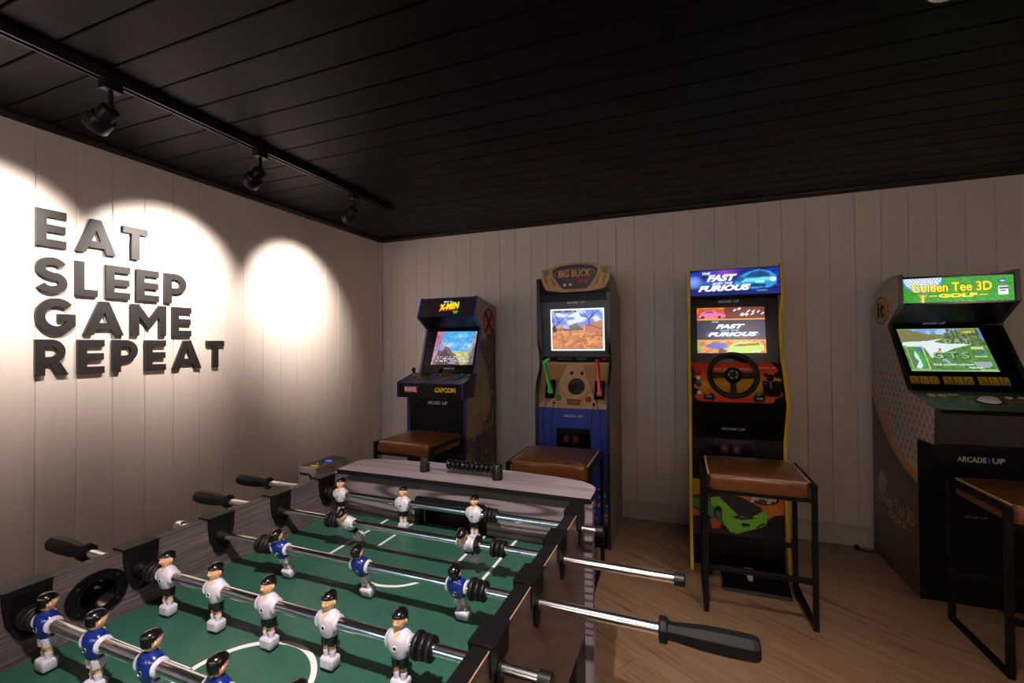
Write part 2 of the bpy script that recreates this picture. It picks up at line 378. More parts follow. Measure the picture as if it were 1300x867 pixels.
# wall boards
def board(name, wdt, hgt, z0, parent):   # board standing on local X, facing -Y locally
    mb = MB(); g = 0.0016
    prof = [(g*0.3, BT), (g*0.5, 0.0022), (g+0.0016, 0), (wdt-g-0.0016, 0), (wdt-g*0.5, 0.0022), (wdt-g*0.3, BT)]
    mb.prism(prof, lambda a, b, h: (a, b, h), z0, z0+hgt)
    return mb.build(name, 'wall', parent, smooth=False)
p0 = None
k = 0; PIT = 0.1413
for i in range(-21, 17):
    y = 1.074+PIT*i; wd = min(PIT, YB-y)
    if y < YF: continue
    if wd < PIT-1e-4 or p0 is None or i == 16:
        o = board('plank', wd, CEIL, 0, wl)
        if p0 is None and wd > PIT-1e-4: p0 = o
    else: o = copy_obj(p0, wl)
    # local X -> world Y, local -Y -> world +X (faces the room)
    o.location = (XL, y, 0); o.rotation_euler = (0, 0, PI/2)
p0 = None; PB = 0.13767
for i in range(-2, 40):
    x = -2.389+PB*i; x0 = max(x, XL); wd = min(x+PB, XR)-x0
    if wd < 0.01: continue
    if wd < PB-1e-4 or p0 is None:
        o = board('plank', wd, CEIL, 0, wb)
        if wd > PB-1e-4: p0 = o
    else: o = copy_obj(p0, wb)
    o.location = (x0, YB, 0)
# ceiling
cl = struct(MB().box(XL-0.1, XR+0.1, YF-0.1, YB+0.11, CEIL+0.012, CEIL+0.09).build('ceiling', 'ceiling'))
mb = MB(); PC = 0.145
mb.prism([(0.001, 0.012), (0.0025, 0.0025), (0.006, 0), (PC-0.006, 0), (PC-0.0025, 0.0025), (PC-0.001, 0.012)], lambda a, b, h: (h, a, b), XL, XR)
c0 = mb.build('plank', 'ceiling', cl, smooth=False)
ys = [0.819+PC*i for i in range(-20, 19) if 0.819+PC*i > YF-0.12 and 0.819+PC*i < YB-0.02]
for j, y in enumerate(ys):
    o = c0 if j == 0 else copy_obj(c0, cl); o.location = (0, y, CEIL)
for nm, bx in [('trim_1', (XL, XL+0.026, YF, YB)), ('trim_2', (XL, XR, YB-0.026, YB))]:
    mb = MB(); x0, x1, y0, y1 = bx
    if nm == 'trim_1': mb.prism([(0, 0), (0.008, 0), (0.026, 0.018), (0.026, 0.026), (0, 0.026)], lambda a, b, h: (XL+a, h, CEIL-0.026+b), y0, y1)
    else: mb.prism([(0, 0), (-0.008, 0), (-0.026, 0.018), (-0.026, 0.026), (0, 0.026)], lambda a, b, h: (h, YB+a, CEIL-0.026+b), x0, x1)
    struct(mb.build(nm, 'black_trim', smooth=False))
struct(MB().box(XL+0.001, XL+0.028, YB-0.030, YB-0.001, 1.07, CEIL-0.026).build('trim_3', 'conduit', bevel=0.003))
# baseboards
def base(nm, fn, a, b):
    prof = [(0, 0), (0.014, 0), (0.014, 0.100), (0.018, 0.104), (0.018, 0.112), (0.010, 0.118), (0.010, 0.124), (0.004, 0.131), (0, 0.131)]
    mb = MB(); mb.prism(prof, fn, a, b); struct(mb.build(nm, 'baseboard', smooth=False))
base('baseboard_back', lambda a, b, h: (h, YB-a, b), XL, XR)
base('baseboard_left', lambda a, b, h: (XL+a, h, b), YF, YB-0.018)
base('baseboard_right', lambda a, b, h: (XR-a, h, b), YF, YB-0.018)
base('baseboard_front', lambda a, b, h: (h, YF+a, b), XL+0.018, XR-0.018)
# floor, diagonal laminate planks cut to the room
fl = struct(MB().box(XL-0.1, XR+0.1, YF-0.1, YB+0.11, -0.10, -0.008).build('floor', 'black_matte'))
def clip(poly, x0, x1, y0, y1):
    for ax, v, sg in ((0, x0, 1), (0, x1, -1), (1, y0, 1), (1, y1, -1)):
        out = []
        for i in range(len(poly)):
            a, b = poly[i], poly[(i+1) % len(poly)]; da, db = sg*(a[ax]-v), sg*(b[ax]-v)
            if da >= 0: out.append(a)
            if (da > 0) != (db > 0) and da != db:
                t = da/(da-db); out.append((a[0]+(b[0]-a[0])*t, a[1]+(b[1]-a[1])*t))
        poly = out
        if len(poly) < 3: return []
    return poly
PW, PLN = 0.19, 1.22; fd = (math.cos(-FROT), math.sin(-FROT)); fn_ = (-fd[1], fd[0])
for r in range(-28, 28):
    off = (r*0.41) % 1 * PLN
    for k in range(-5, 5):
        a0, a1, b0, b1 = k*PLN+off+0.0006, (k+1)*PLN+off-0.0006, r*PW+0.0006, (r+1)*PW-0.0006
        pl = clip([(0.2+a*fd[0]+b*fn_[0], 1.2+a*fd[1]+b*fn_[1]) for a, b in ((a0, b0), (a1, b0), (a1, b1), (a0, b1))], XL, XR, YF, YB)
        if len(pl) < 3: continue
        ar = abs(sum(pl[i][0]*pl[(i+1) % len(pl)][1]-pl[(i+1) % len(pl)][0]*pl[i][1] for i in range(len(pl))))/2
        if ar < 0.0005: continue
        MB().prism(pl, lambda a, b, h: (a, b, h), -0.008, 0).build('plank', 'floor', fl, smooth=False)

# ================================================================= WALL LETTERS
def strip(pts, w):
    """flat ribbon outline along a centre line"""
    Lp, Rp = [], []
    for i, q in enumerate(pts):
        a = pts[max(i-1, 0)]; b = pts[min(i+1, len(pts)-1)]; dx, dy = b[0]-a[0], b[1]-a[1]; l = math.hypot(dx, dy)
        nx, ny = -dy/l, dx/l; Lp.append((q[0]+nx*w/2, q[1]+ny*w/2)); Rp.append((q[0]-nx*w/2, q[1]-ny*w/2))
    return Lp+Rp[::-1]
def arc(cx, cy, rx, ry, a0, a1, n=14): return [(cx+rx*math.cos(math.radians(a0+(a1-a0)*i/n)), cy+ry*math.sin(math.radians(a0+(a1-a0)*i/n))) for i in range(n+1)]
SW = 0.225
def pbowl(w, y0, s=SW):
    r = (1-y0)/2; cy = (1+y0)/2
    out = [(0, 0), (s, 0), (s, y0)] + [(w-r*1.02, y0)] + arc(w-r, cy, r, r, -88, 88)[0:] + [(w-r*1.02, 1), (0, 1)]
    ri = r-s*0.86; hole = [(s, cy-ri), (w-r, cy-ri)] + arc(w-r, cy, ri, ri, -85, 85) + [(w-r, cy+ri), (s, cy+ri)]
    return out, hole
def glyph(ch):
    if ch == 'E': return 0.66, [[(0, 0), (.66, 0), (.66, .2), (SW, .2), (SW, .4), (.64, .4), (.64, .6), (SW, .6), (SW, .8), (.66, .8), (.66, 1), (0, 1)]]
    if ch == 'T': return 0.70, [[(.2375, 0), (.4625, 0), (.4625, .8), (.70, .8), (.70, 1), (0, 1), (0, .8), (.2375, .8)]]
    if ch == 'L': return 0.56, [[(0, 0), (.56, 0), (.56, .2), (SW, .2), (SW, 1), (0, 1)]]
    if ch == 'A': return 0.98, [[(0, 0), (.235, 0), (.30, .17), (.68, .17), (.745, 0), (.98, 0), (.61, 1), (.37, 1)], [(.375, .36), (.605, .36), (.49, .69)]]
    if ch == 'M': return 0.98, [[(0, 0), (.21, 0), (.21, .62), (.49, .20), (.77, .62), (.77, 0), (.98, 0), (.98, 1), (.78, 1), (.49, .56), (.20, 1), (0, 1)]]
    if ch == 'P': o, h = pbowl(.70, .32); return 0.70, [o, h]
    if ch == 'R':
        w = .70; y0 = .32; r = (1-y0)/2; cy = (1+y0)/2; ri = r-SW*0.86
        o = [(0, 0), (SW, 0), (SW, y0), (.34, y0), (.52, 0), (.78, 0), (.575, .36)] + arc(w-r, cy, r, r, -58, 88) + [(0, 1)]
        return 0.78, [o, [(SW, cy-ri), (w-r, cy-ri)] + arc(w-r, cy, ri, ri, -85, 85) + [(w-r, cy+ri), (SW, cy+ri)]]
    if ch == 'S':
        c = arc(.36, .7, .25, .195, 22, 180, 12) + arc(.36, .70, .25, .20, 190, 250, 5) + [(.40, .475)] + arc(.36, .30, .25, .20, 68, -10, 7) + arc(.36, .30, .26, .195, -20, -155, 12)
        return 0.72, [strip(c, .205)]
    if ch == 'G':
        R = .5; ri = R-SW; out = arc(.5, .5, .5, .5, 42, 318, 30) + [(.90, .19), (.96, .27), (.96, .56), (.50, .56), (.50, .37), (.735, .37), (.735, .33)]
        inn = arc(.5, .5, ri, ri, 318, 42, 26)
        return 0.96, [arc(.5, .5, .5, .5, 42, 318, 30) + [(.96, .24), (.96, .57), (.52, .57), (.52, .38), (.735, .38), (.735, .345)] + arc(.5, .5, ri, ri, 310, 42, 26)]
ROWS = [('EAT', 1.758, 1.922, [(1.069, 1.172), (1.204, 1.363), (1.393, 1.503)]), ('SLEEP', 1.549, 1.712, [(1.067, 1.177), (1.204, 1.289), (1.322, 1.424), (1.453, 1.557), (1.585, 1.699)]),
        ('GAME', 1.367, 1.530, [(1.067, 1.205), (1.234, 1.396), (1.429, 1.593), (1.624, 1.726)]), ('REPEAT', 1.184, 1.344, [(1.067, 1.181), (1.213, 1.316), (1.349, 1.458), (1.492, 1.592), (1.625, 1.784), (1.814, 1.922)])]
ordn = ['first', 'second', 'third', 'fourth', 'fifth', 'sixth']
for wd, z0, z1, LL in ROWS:
    for i, (ch, (a, b)) in enumerate(zip(wd, LL)):
        gw, loops = glyph(ch); mb = MB()
        sx = (b-a)/gw; sz = z1-z0
        mb.prism(loops, lambda p, q_, h: (XL+h, a+p*sx, z0+q_*sz), 0.0015, 0.016)
        o = mb.build('wall_letter', 'letter', smooth=True, ang=30)
        tag(o, 'dark raised letter %s, %s letter of the word %s on the white boarded wall' % (ch, ordn[i], wd), 'letter', 'letters of the wall slogan')

# ================================================================= TRACKS AND SPOTLIGHTS
def track(label, x, y0, y1, w=0.034, h=0.034):
    t = thing('lighting_track', label, 'light track', (x, (y0+y1)/2, CEIL-h))
    mb = MB()
    mb.prism([(-w/2, 0), (-0.009, 0), (-0.009, 0.010), (0.009, 0.010), (0.009, 0), (w/2, 0), (w/2, h), (-w/2, h)], lambda a, b, hh: (x+a, hh, CEIL-h+b), y0, y1)
    mb.build('rail', 'black_plastic', t, world=True, smooth=False)
    for yy in (y0, y1): MB().box(x-w/2-0.001, x+w/2+0.001, yy-0.006, yy+0.006, CEIL-h-0.001, CEIL-0.001).build('end_cap', 'black_matte', t, world=True)
    return t
track('long black lighting track on the dark ceiling along the white lettered wall', TRX, -0.6, 2.64)
track('black lighting track on the ceiling above the near end of the football table', -0.12, -1.0, 0.35)
def spotlight(label, pivot, aim, light, top=CEIL-0.034, group=None):
    P = Vector(pivot); a = (Vector(aim)-P).normalized(); t = thing('spotlight', label, 'spotlight', (P.x, P.y, top), 0, group)
    MB().box(P.x-0.019, P.x+0.019, P.y-0.03, P.y+0.03, top-0.030, top+0.001).build('adapter', 'black_plastic', t, world=True, bevel=0.002)
    MB().tube((P.x, P.y, top-0.03), (P.x, P.y, P.z+0.012), 0.008, 12).build('stem', 'black_plastic', t, world=True)
    mb = MB(); mb.ell((P.x, P.y, P.z+0.012), (0.012, 0.012, 0.012), 12, 8); mb.build('swivel', 'black_plastic', t, world=True)
    base_ = P - a*0.004
    hd = MB().lathe(base_, a, [(0, 0.020), (0.002, 0.028), (0.006, 0.030), (0.046, 0.030), (0.046, 0.038), (0.050, 0.040), (0.098, 0.040), (0.100, 0.038), (0.100, 0.034), (0.084, 0.033)], 32)
    hd = hd.build('lamp_head', 'black_plastic', t, world=True, ang=50)
    MB().lathe(base_+a*0.0845, a, [(0, 0.0325), (0.001, 0.0325)], 24).build('lens', 'lamp', hd, world=True)
    lp = spot(base_+a*0.104, aim, *light); lp.name = 'spot_lamp'
    return t
G = 'black track spotlights'
for (pv, aim, pw, an, bl), lb in zip(WASH, ['nearest black spotlight on the long track, above the word EAT', 'middle black spotlight of the long track beside the white wall', 'farthest black spotlight of the long track, closest to the room corner']):
    spotlight(lb, pv, aim, (pw, an, bl), group=G)
for (pv, aim, pw, an, bl), lb in zip(ADDED_WASH, ['left black spotlight aimed at the wall behind the viewer', 'middle black spotlight aimed at the wall behind the viewer', 'black spotlight aimed at the wall to the right of the viewer']):
    spotlight(lb, pv, aim, (pw, an, bl), top=CEIL-0.002, group=G)
spotlight('black spotlight on the short track above the near end of the football table', TABLE_SPOT[0], TABLE_SPOT[1], TABLE_SPOT[2:]+(0.012,), group=G)
spotlight('black ceiling spotlight at the top edge of the picture over the stool aisle', FLOOR_SPOT[0], FLOOR_SPOT[1], FLOOR_SPOT[2:]+(0.012,), top=CEIL-0.004, group=G)

# ================================================================= FOOTBALL TABLE  (local: u across, v away from camera, z up)
TB = thing('foosball_table', 'grey woodgrain table football game with green pitch and chrome rods', 'foosball table', (-1.0267, 1.0768, 0), -0.0094)
W_, T_, ZT, ZF, ZR, RS = 0.767, 0.0233, 0.90, 0.777, 0.8563, 0.16662
VF, VN = 0.0531, -1.2195; VC = (VF+VN)/2; UC = 0.39
def tb(mb, name, mt, **k): return mb.build(name, mt, k.pop('parent', TB), **k)
circ = lambda cx, cy, rx, ry, n=32: [(cx+rx*math.cos(2*PI*i/n), cy+ry*math.sin(2*PI*i/n)) for i in range(n)]
# playfield and its printed lines
tb(MB().box(-0.002, W_+0.002, VN-0.002, VF+0.002, ZF-0.012, ZF), 'playfield', 'field', smooth=False)
def fl_line(pts, wd=0.0075, closed=False):
    mb = MB()
    poly = strip(pts, wd) if not closed else None
    if closed:
        r = closed; mb.prism([circ(pts[0][0], pts[0][1], r+wd/2, r+wd/2, 64), circ(pts[0][0], pts[0][1], r-wd/2, r-wd/2, 64)], lambda a, b, h: (a, b, h), ZF+0.0001, ZF+0.0007)
    else: mb.prism(poly, lambda a, b, h: (a, b, h), ZF+0.0001, ZF+0.0007)
    tb(mb, 'pitch_line', 'line_white', smooth=False)
for sgn in (1, -1):
    ev = lambda v: v if sgn == 1 else 2*VC - v
    for u in (0.190, 0.606): fl_line([(u, ev(VF)), (u, ev(-0.212))])
    fl_line([(0.1863, ev(-0.212)), (0.6097, ev(-0.212))])
    for u in (0.278, 0.516): fl_line([(u, ev(VF)), (u, ev(-0.108))])
    fl_line([(0.2743, ev(-0.108)), (0.5197, ev(-0.108))])
    fl_line([(0.397+0.1*math.cos(math.radians(a)), ev(-0.163)-sgn*0.1*math.sin(math.radians(a))) for a in np.linspace(30, 150, 24)])
fl_line([(0.0, VC), (UC-0.108, VC)], 0.009); fl_line([(UC+0.108, VC), (W_, VC)], 0.009)
fl_line([(UC, VC)], 0.0095, closed=0.108)
tb(MB().lathe((UC, VC, ZF+0.0001), (0, 0, 1), [(0, 0.009), (0.0007, 0.009)], 24), 'pitch_line', 'line_white')
tb(MB().lathe((0.139, 0.0, ZF), (0, 0, 1), [(0, 0.0028), (0.0006, 0.0026)], 12), 'pitch_line', 'line_white')
# side rails: left one with the ball-return hole
RB = 0.567
RV, RZ = -0.5705, 0.8405
for side in (0, 1):
    u0, u1 = (-T_, 0) if side == 0 else (W_, W_+T_)
    mb = MB()
    loops = [[(VN-0.002, RB), (VF, RB), (VF, ZT-0.001), (VN-0.002, ZT-0.001)], circ(RV, RZ, 0.031, 0.029, 32)]
    mb.prism(loops, lambda a, b, h: (h, a, b), u0, u1)
    tb(mb, 'side_rail', 'table_wood' if side == 0 else 'apron_wood', ang=30)
    tb(MB().box(u0-0.0004, u1+0.0004, VN, VF, ZT-0.0011, ZT+0.0006), 'rail_top', 'rail_dark' if side == 0 else 'black_plastic', smooth=False, bevel=0.0)
tb(MB().box(W_+T_-0.0002, W_+T_+0.0012, VN, VF, ZT-0.0035, ZT-0.0012), 'edge_band', 'tan_edge', smooth=False)
# ball return: flange, tunnel and outer cup
uO = 0.0
for side in (0, 1):
    uu = 0.0 if side == 0 else W_; s_ = 1 if side == 0 else -1
    mb = MB(); F = lambda a, b, h: (uu+s_*h, RV+a, RZ+b)
    mb.prism([circ(0, 0, 0.048, 0.0415, 48), circ(0, 0, 0.0315, 0.028, 48)], F, 0.0, 0.005)
    mb.prism([circ(0, 0, 0.033, 0.0295, 48), circ(0, 0, 0.0285, 0.0255, 48)], F, -0.034, 0.007)
    ring = tb(mb, 'ball_return', 'black_gloss', ang=50)
    for a in (40, 140, 220, 320):
        MB().lathe((uu+s_*0.005, RV+0.040*math.cos(math.radians(a)), RZ+0.035*math.sin(math.radians(a))), (s_, 0, 0), [(0, 0.003), (0.0008, 0.0028)], 10).build('screw', 'black_matte', ring)
    mb = MB(); n = 14   # outer scoop: half bowl hanging outside the rail
    R = []
    for j in range(8):
        th = PI/2*j/7; R.append([(uu-s_*(0.030+0.040*math.sin(th)), RV+0.036*math.cos(th)*math.cos(PI+PI*i/n), RZ+0.006+0.040*math.cos(th)*math.sin(PI+PI*i/n)) for i in range(n+1)])
    b = len(mb.v); mb.v += [Vector(q) for r in R for q in r]
    for j in range(7):
        for i in range(n): mb.f.append([b+j*(n+1)+i, b+j*(n+1)+i+1, b+(j+1)*(n+1)+i+1, b+(j+1)*(n+1)+i]); mb.mi.append(0)
    cp = mb.build('return_cup', 'black_gloss', ring, ang=60); sm = cp.modifiers.new('s', 'SOLIDIFY'); sm.thickness = 0.003
# end boards with goals
for sgn in (1, -1):
    vi = VF if sgn == 1 else VN; vo = vi+sgn*0.025
    lo, hi = min(vi, vo), max(vi, vo)
    mb = MB()
    mb.prism([[(-T_-0.001, RB), (W_+0.044, RB), (W_+0.044, ZT-0.002), (-T_-0.001, ZT-0.002)], [(0.305, ZF-0.004), (0.305, 0.846), (0.500, 0.846), (0.500, ZF-0.004)]], lambda a, b, h: (a, h, b), lo, hi)
    eb = tb(mb, 'end_board', 'end_wood', smooth=False)
    tb(MB().box(0.042, W_, (vi-0.004) if sgn == 1 else vi, vi if sgn == 1 else vi+0.004, ZT-0.0175, ZT-0.0015), 'board_trim', 'black_matte', smooth=False)
    mb = MB(); fr = [(0.288, ZF), (0.288, 0.850)] + arc(0.300, 0.850, 0.012, 0.012, 180, 90, 5) + arc(0.506, 0.850, 0.012, 0.012, 90, 0, 5) + [(0.518, ZF)]
    inn = [(0.306, ZF), (0.306, 0.838)] + [(0.312, 0.844), (0.494, 0.844)] + [(0.500, 0.838), (0.500, ZF)]
    gp = fr + inn[::-1]
    mb.prism(gp, lambda a, b, h: (a, vi-sgn*h, b), -0.02, 0.006)
    gf = tb(mb, 'goal_frame', 'black_plastic')
    MB().box(0.28, 0.525, min(vo, vo+sgn*0.09), max(vo, vo+sgn*0.09), 0.70, 0.705).build('goal_floor', 'black_matte', gf)
    MB().box(0.28, 0.525, min(vo+sgn*0.088, vo+sgn*0.09), max(vo+sgn*0.088, vo+sgn*0.09), 0.70, 0.872).build('goal_back', 'black_matte', gf)
    for uu in (0.28, 0.523): MB().box(uu, uu+0.002, min(vo, vo+sgn*0.09), max(vo, vo+sgn*0.09), 0.70, 0.872).build('goal_side', 'black_matte', gf)
    # shelf
    ol = [(-0.003, 0.0495), (-0.013, 0.150), (-0.004, 0.176), (0.021, 0.193), (0.094, 0.212), (0.25, 0.222), (0.40, 0.224), (0.55, 0.220), (0.66, 0.209), (0.735, 0.197), (0.765, 0.186), (0.788, 0.168), (0.802, 0.148), (0.807, 0.127), (0.809, 0.0495)]
    if sgn == -1: ol = [(u, 2*VC-v) for u, v in ol]
    mb = MB(); mb.prism(ol, lambda a, b, h: (a, b, h), ZT-0.0015, ZT+0.0115)
    sh = tb(mb, 'end_shelf', 'black_plastic', ang=50)
    cx, cy = sum(a for a, b in ol)/len(ol), sum(b for a, b in ol)/len(ol)
    mb = MB(); mb.prism([(a-(a-cx)*0.004, b-(b-cy)*0.02) for a, b in ol], lambda a, b, h: (a, b, h), ZT+0.0115, ZT+0.0122); mb.build('shelf_top', 'shelf_wood', sh, smooth=False)
    # legs with their face strips
    for uu in (-0.022, W_-0.080):
        v0, v1 = (vo-sgn*0.115, vo)
        lg = MB().box(uu, uu+0.103, min(v0, v1), max(v0, v1), 0.0, RB)
        lg = tb(lg, 'leg', 'black_matte', bevel=0.002)
        uo = uu-0.002 if uu < 0 else uu+0.1032
        if uu > 0: MB().box(uu+0.1030, uu+0.1245, min(vo, vo-sgn*0.024), max(vo, vo-sgn*0.024), 0.0, RB).build('leg_strip', 'strip_wood', lg, smooth=False)
        MB().lathe((uu+0.05, (v0+v1)/2, 0.0), (0, 0, 1), [(0, 0.025), (0.012, 0.025)], 20).build('foot_pad', 'rubber', lg)
tb(MB().box(-0.002, W_+0.002, VN, VF, 0.60, 0.606), 'bottom_panel', 'black_matte', smooth=False)
# score counter on the far shelf
ZS = ZT+0.0122
for sgn in (1, -1):
    vs = 0.123 if sgn == 1 else 2*VC-0.123
    sc = tb(MB().tube((0.2757, vs, ZS+0.030), (0.5213, vs, ZS+0.030), 0.0022, 10), 'score_counter', 'chrome')
    for uu in (0.2757, 0.5213):
        MB().lathe((uu, vs, ZS-0.0003), (0, 0, 1), [(0, 0.0155), (0.003, 0.0158), (0.040, 0.0142), (0.044, 0.012)], 24).build('post', 'black_plastic', sc)
    bd = None
    for k in range(10):
        if bd is None:
            bd = MB().lathe((0, 0, 0), (1, 0, 0), [(-0.0077, 0.006), (-0.0066, 0.0115), (-0.003, 0.0148), (0.003, 0.0148), (0.0066, 0.0115), (0.0077, 0.006)], 24).build('bead', 'black_gloss', sc, ang=60); o = bd
        else: o = copy_obj(bd, sc)
        o.location = (0.3635+k*0.0158, vs, ZS+0.030)
# rod bearings
bp = [(-0.0310, 0.0445), (0.0310, 0.0445), (0.0300, 0.020), (0.0262, -0.008)] + arc(0, -0.022, 0.0185, 0.0185, 0, -180, 12) + [(-0.0262, -0.008), (-0.0300, 0.020)]
ip = [(-0.0245, 0.038), (0.0245, 0.038), (0.0235, 0.020), (0.020, -0.006)] + arc(0, -0.020, 0.0135, 0.0135, 0, -180, 10) + [(-0.020, -0.006), (-0.0235, 0.020)]
def bearing(side):
    s_ = 1 if side == 0 else -1; u_in = 0.0; mb = MB()
    # inner face plate (local origin: rod axis at inner rail face), outer plate, top cap
    mb.prism([bp, ip], lambda a, b, h: (s_*h, a, b), 0.0002, 0.0075)
    mb.prism(bp, lambda a, b, h: (s_*h, a, b), 0.0, 0.003)
    op = [(-0.031, 0.0445), (0.031, 0.0445), (0.0290, 0.0), (0.021, -0.020)] + arc(0, -0.030, 0.010, 0.012, 0, -180, 8) + [(-0.021, -0.020), (-0.0290, 0.0)]
    opn = [(-0.031, 0.0445), (0.031, 0.0445), (0.031, 0.005), (0.012, 0.004)] + arc(0, -0.028, 0.0125, 0.014, 10, -190, 10) + [(-0.012, 0.004), (-0.031, 0.005)]
    mb.prism(opn if side else op, lambda a, b, h: (-s_*(T_+h), a, b), 0.0, 0.0035)
    mb.box(min(s_*0.0078, -s_*(T_+0.0065)), max(s_*0.0078, -s_*(T_+0.0065)), -0.0318, 0.0318, ZT-ZR+0.0006, ZT-ZR+0.0050)
    mb.lathe((s_*0.003, 0, 0), (s_, 0, 0), [(0, 0.0165), (0.006, 0.0150), (0.010, 0.0120)], 24)
    mb.lathe((-s_*(T_+0.003), 0, 0), (-s_, 0, 0), [(0, 0.0115), (0.003, 0.0112), (0.004, 0.0100)], 24)
    mb.lathe((s_*0.003, 0, -0.029), (s_, 0, 0), [(0, 0.004), (0.004, 0.0035)], 12)
    return mb.build('rod_bearing', 'bearing', TB, ang=40, bevel=0.0006)
for side in (0, 1):
    b0 = bearing(side)
    for i in range(8):
        o = b0 if i == 0 else copy_obj(b0, TB); o.location = (0 if side == 0 else W_, -i*RS, ZR)

# figures
def sq(c, rx, ry, z, n=16, p=0.45):
    out = []
    for i in range(n):
        a = 2*PI*i/n+PI/n; ca, sa = math.cos(a), math.sin(a)
        out.append((c[0]+rx*math.copysign(abs(ca)**p, ca), c[1]+ry*math.copysign(abs(sa)**p, sa), z))
    return out
def figure(name, white, parent):
    mb = MB(); F = dict(shirt=0, skin=1, hair=2, shorts=3, boot=4, badge=5)
    # boot block with a rim, socks, legs
    mb.cur = F['boot']
    mb.rings([sq((0, 0.001), 0.0118, 0.0088, -0.0745, 20, .28), sq((0, 0.001), 0.0130, 0.0098, -0.0732, 20, .28), sq((0, 0.001), 0.0138, 0.0104, -0.0610, 20, .28), sq((0, 0.001), 0.0132, 0.0098, -0.0580, 20, .3), sq((0, 0.001), 0.0112, 0.0078, -0.0563, 20, .4)])
    mb.prism([(-0.0095, -0.0705), (0.0095, -0.0705), (0.0095, -0.0590), (-0.0095, -0.0590)], lambda a, b, h: (a, h, b), -0.0102, -0.0088)
    for sx in (-1, 1):
        mb.cur = F['boot']; mb.rings([sq((sx*0.0060, 0), r, r, z, 12, 1) for z, r in ((-0.058, 0.0052), (-0.052, 0.0047), (-0.0475, 0.0057), (-0.0462, 0.0053))])
        mb.cur = F['skin']; mb.rings([sq((sx*0.0060, 0), r, r, z, 12, 1) for z, r in ((-0.0470, 0.0044), (-0.041, 0.0048), (-0.035, 0.0060), (-0.028, 0.0062))])
        mb.cur = F['shorts']; mb.rings([sq((sx*0.0062, 0), rx, ry, z, 14, 1) for z, rx, ry in ((-0.0365, 0.0068, 0.0086), (-0.0352, 0.0072, 0.0090), (-0.024, 0.0078, 0.0096), (-0.014, 0.0070, 0.0090))])
    # torso with sleeve collars for the rod
    mb.cur = F['shirt']
    prof = [(-0.0235, .0105, .0085), (-0.0222, .0130, .0102), (-0.017, .0155, .0120), (-0.010, .0182, .0137), (-0.002, .0202, .0146), (0.005, .0205, .0143), (0.010, .0192, .0128), (0.0145, .0155, .0102), (0.0175, .0105, .0078), (0.0195, .0065, .0060)]
    mb.rings([sq((0, 0), rx, ry, z, 24, 0.85) for z, rx, ry in prof])
    mb.cur = F['shirt'] if white else F['boot']
    for sx in (-1, 1): mb.lathe((sx*0.0170, 0, 0), (sx, 0, 0), [(0.001, 0.0128), (0.0030, 0.0124), (0.0042, 0.0112), (0.0042, 0.0082)], 24)
    # neck, V opening, head
    mb.cur = F['skin']
    mb.rings([sq((0, -0.0005), r, r, z, 14, 1) for z, r in ((0.014, 0.0055), (0.020, 0.0052), (0.024, 0.0056))])
    mb.add([(-0.0066, -0.0085, 0.0185), (0.0066, -0.0085, 0.0185), (0, -0.0146, 0.0068), (0, -0.0040, 0.0105)], [(0, 1, 2), (0, 2, 3), (1, 3, 2), (0, 3, 1)])
    def face(q):
        x, y, z = q
        if z < 0: x *= 1-0.20*(-z/0.0150); y = y*(1-0.10*(-z/0.015))
        if y < 0:
            g = math.exp(-(x/0.0022)**2)
            y -= 0.0030*g*math.exp(-((z+0.0016)/0.0028)**2)              # nose
            y += 0.0014*math.exp(-((abs(x)-0.0040)/0.0022)**2)*math.exp(-((z-0.0014)/0.0016)**2)  # eye sockets
            y -= 0.0010*math.exp(-(x/0.0055)**2)*math.exp(-((z-0.0045)/0.0015)**2)  # brow
            y -= 0.0009*math.exp(-(x/0.0030)**2)*math.exp(-((z+0.0078)/0.0012)**2)  # lips
            y -= 0.0012*math.exp(-(x/0.0032)**2)*math.exp(-((z+0.0118)/0.0020)**2)  # chin
        return Vector((x, y, z))
    hc = Vector((0, -0.0012, 0.0324)); mb.ell(hc, (0.0108, 0.0123, 0.0150), 28, 24, fn=face)
    for sx in (-1, 1): mb.ell(hc+Vector((sx*0.0108, 0.0018, -0.0015)), (0.0014, 0.0025, 0.0034), 8, 8)
    mb.cur = F['hair']
    for sx in (-1, 1): mb.ell(hc+Vector((sx*0.0042, -0.0105, 0.0012)), (0.0015, 0.0008, 0.0006), 8, 5)
    def hair(q):
        x, y, z = q
        if z > 0:
            k = z/0.0148; x *= 1+0.22*k; y *= 1+0.20*k; z = z*(1.06-0.10*k)+0.0016*max(0, y/0.0135)
        return Vector((x, y+0.0006, z))
    mb.ell(hc+Vector((0, 0.0004, 0.0012)), (0.0117, 0.0134, 0.0150), 28, 20, fn=hair, keep=lambda c: c.z > 0.0040-0.55*max(0, c.y) - (0.55*max(0, c.y-0.003)) or (c.y > 0.0062 and c.z > -0.0075))
    mb.cur = F['badge']
    for sy in (-1, 1):
        mb.lathe((0, sy*0.0140, -0.0045), (0, sy, 0), [(0, 0.0046), (0.0012, 0.0044), (0.0014, 0.0032), (0.0004, 0.0028)], 14)
    mb.cur = F['hair']
    for sy in (-1, 1): mb.lathe((0, sy*0.0140, -0.0045), (0, sy, 0), [(0, 0.0026), (0.0011, 0.0024)], 6)
    mats = ['fig_white' if white else 'fig_blue', 'fig_skin', 'fig_hair', 'fig_hair' if white else 'fig_white', 'fig_white', 'steel' if not white else 'fig_white']
    o = mb.build(name, mats, parent, ang=50)
    o['label'] = 'white shirted player with black shorts' if white else 'blue shirted player with white shorts'
    return o
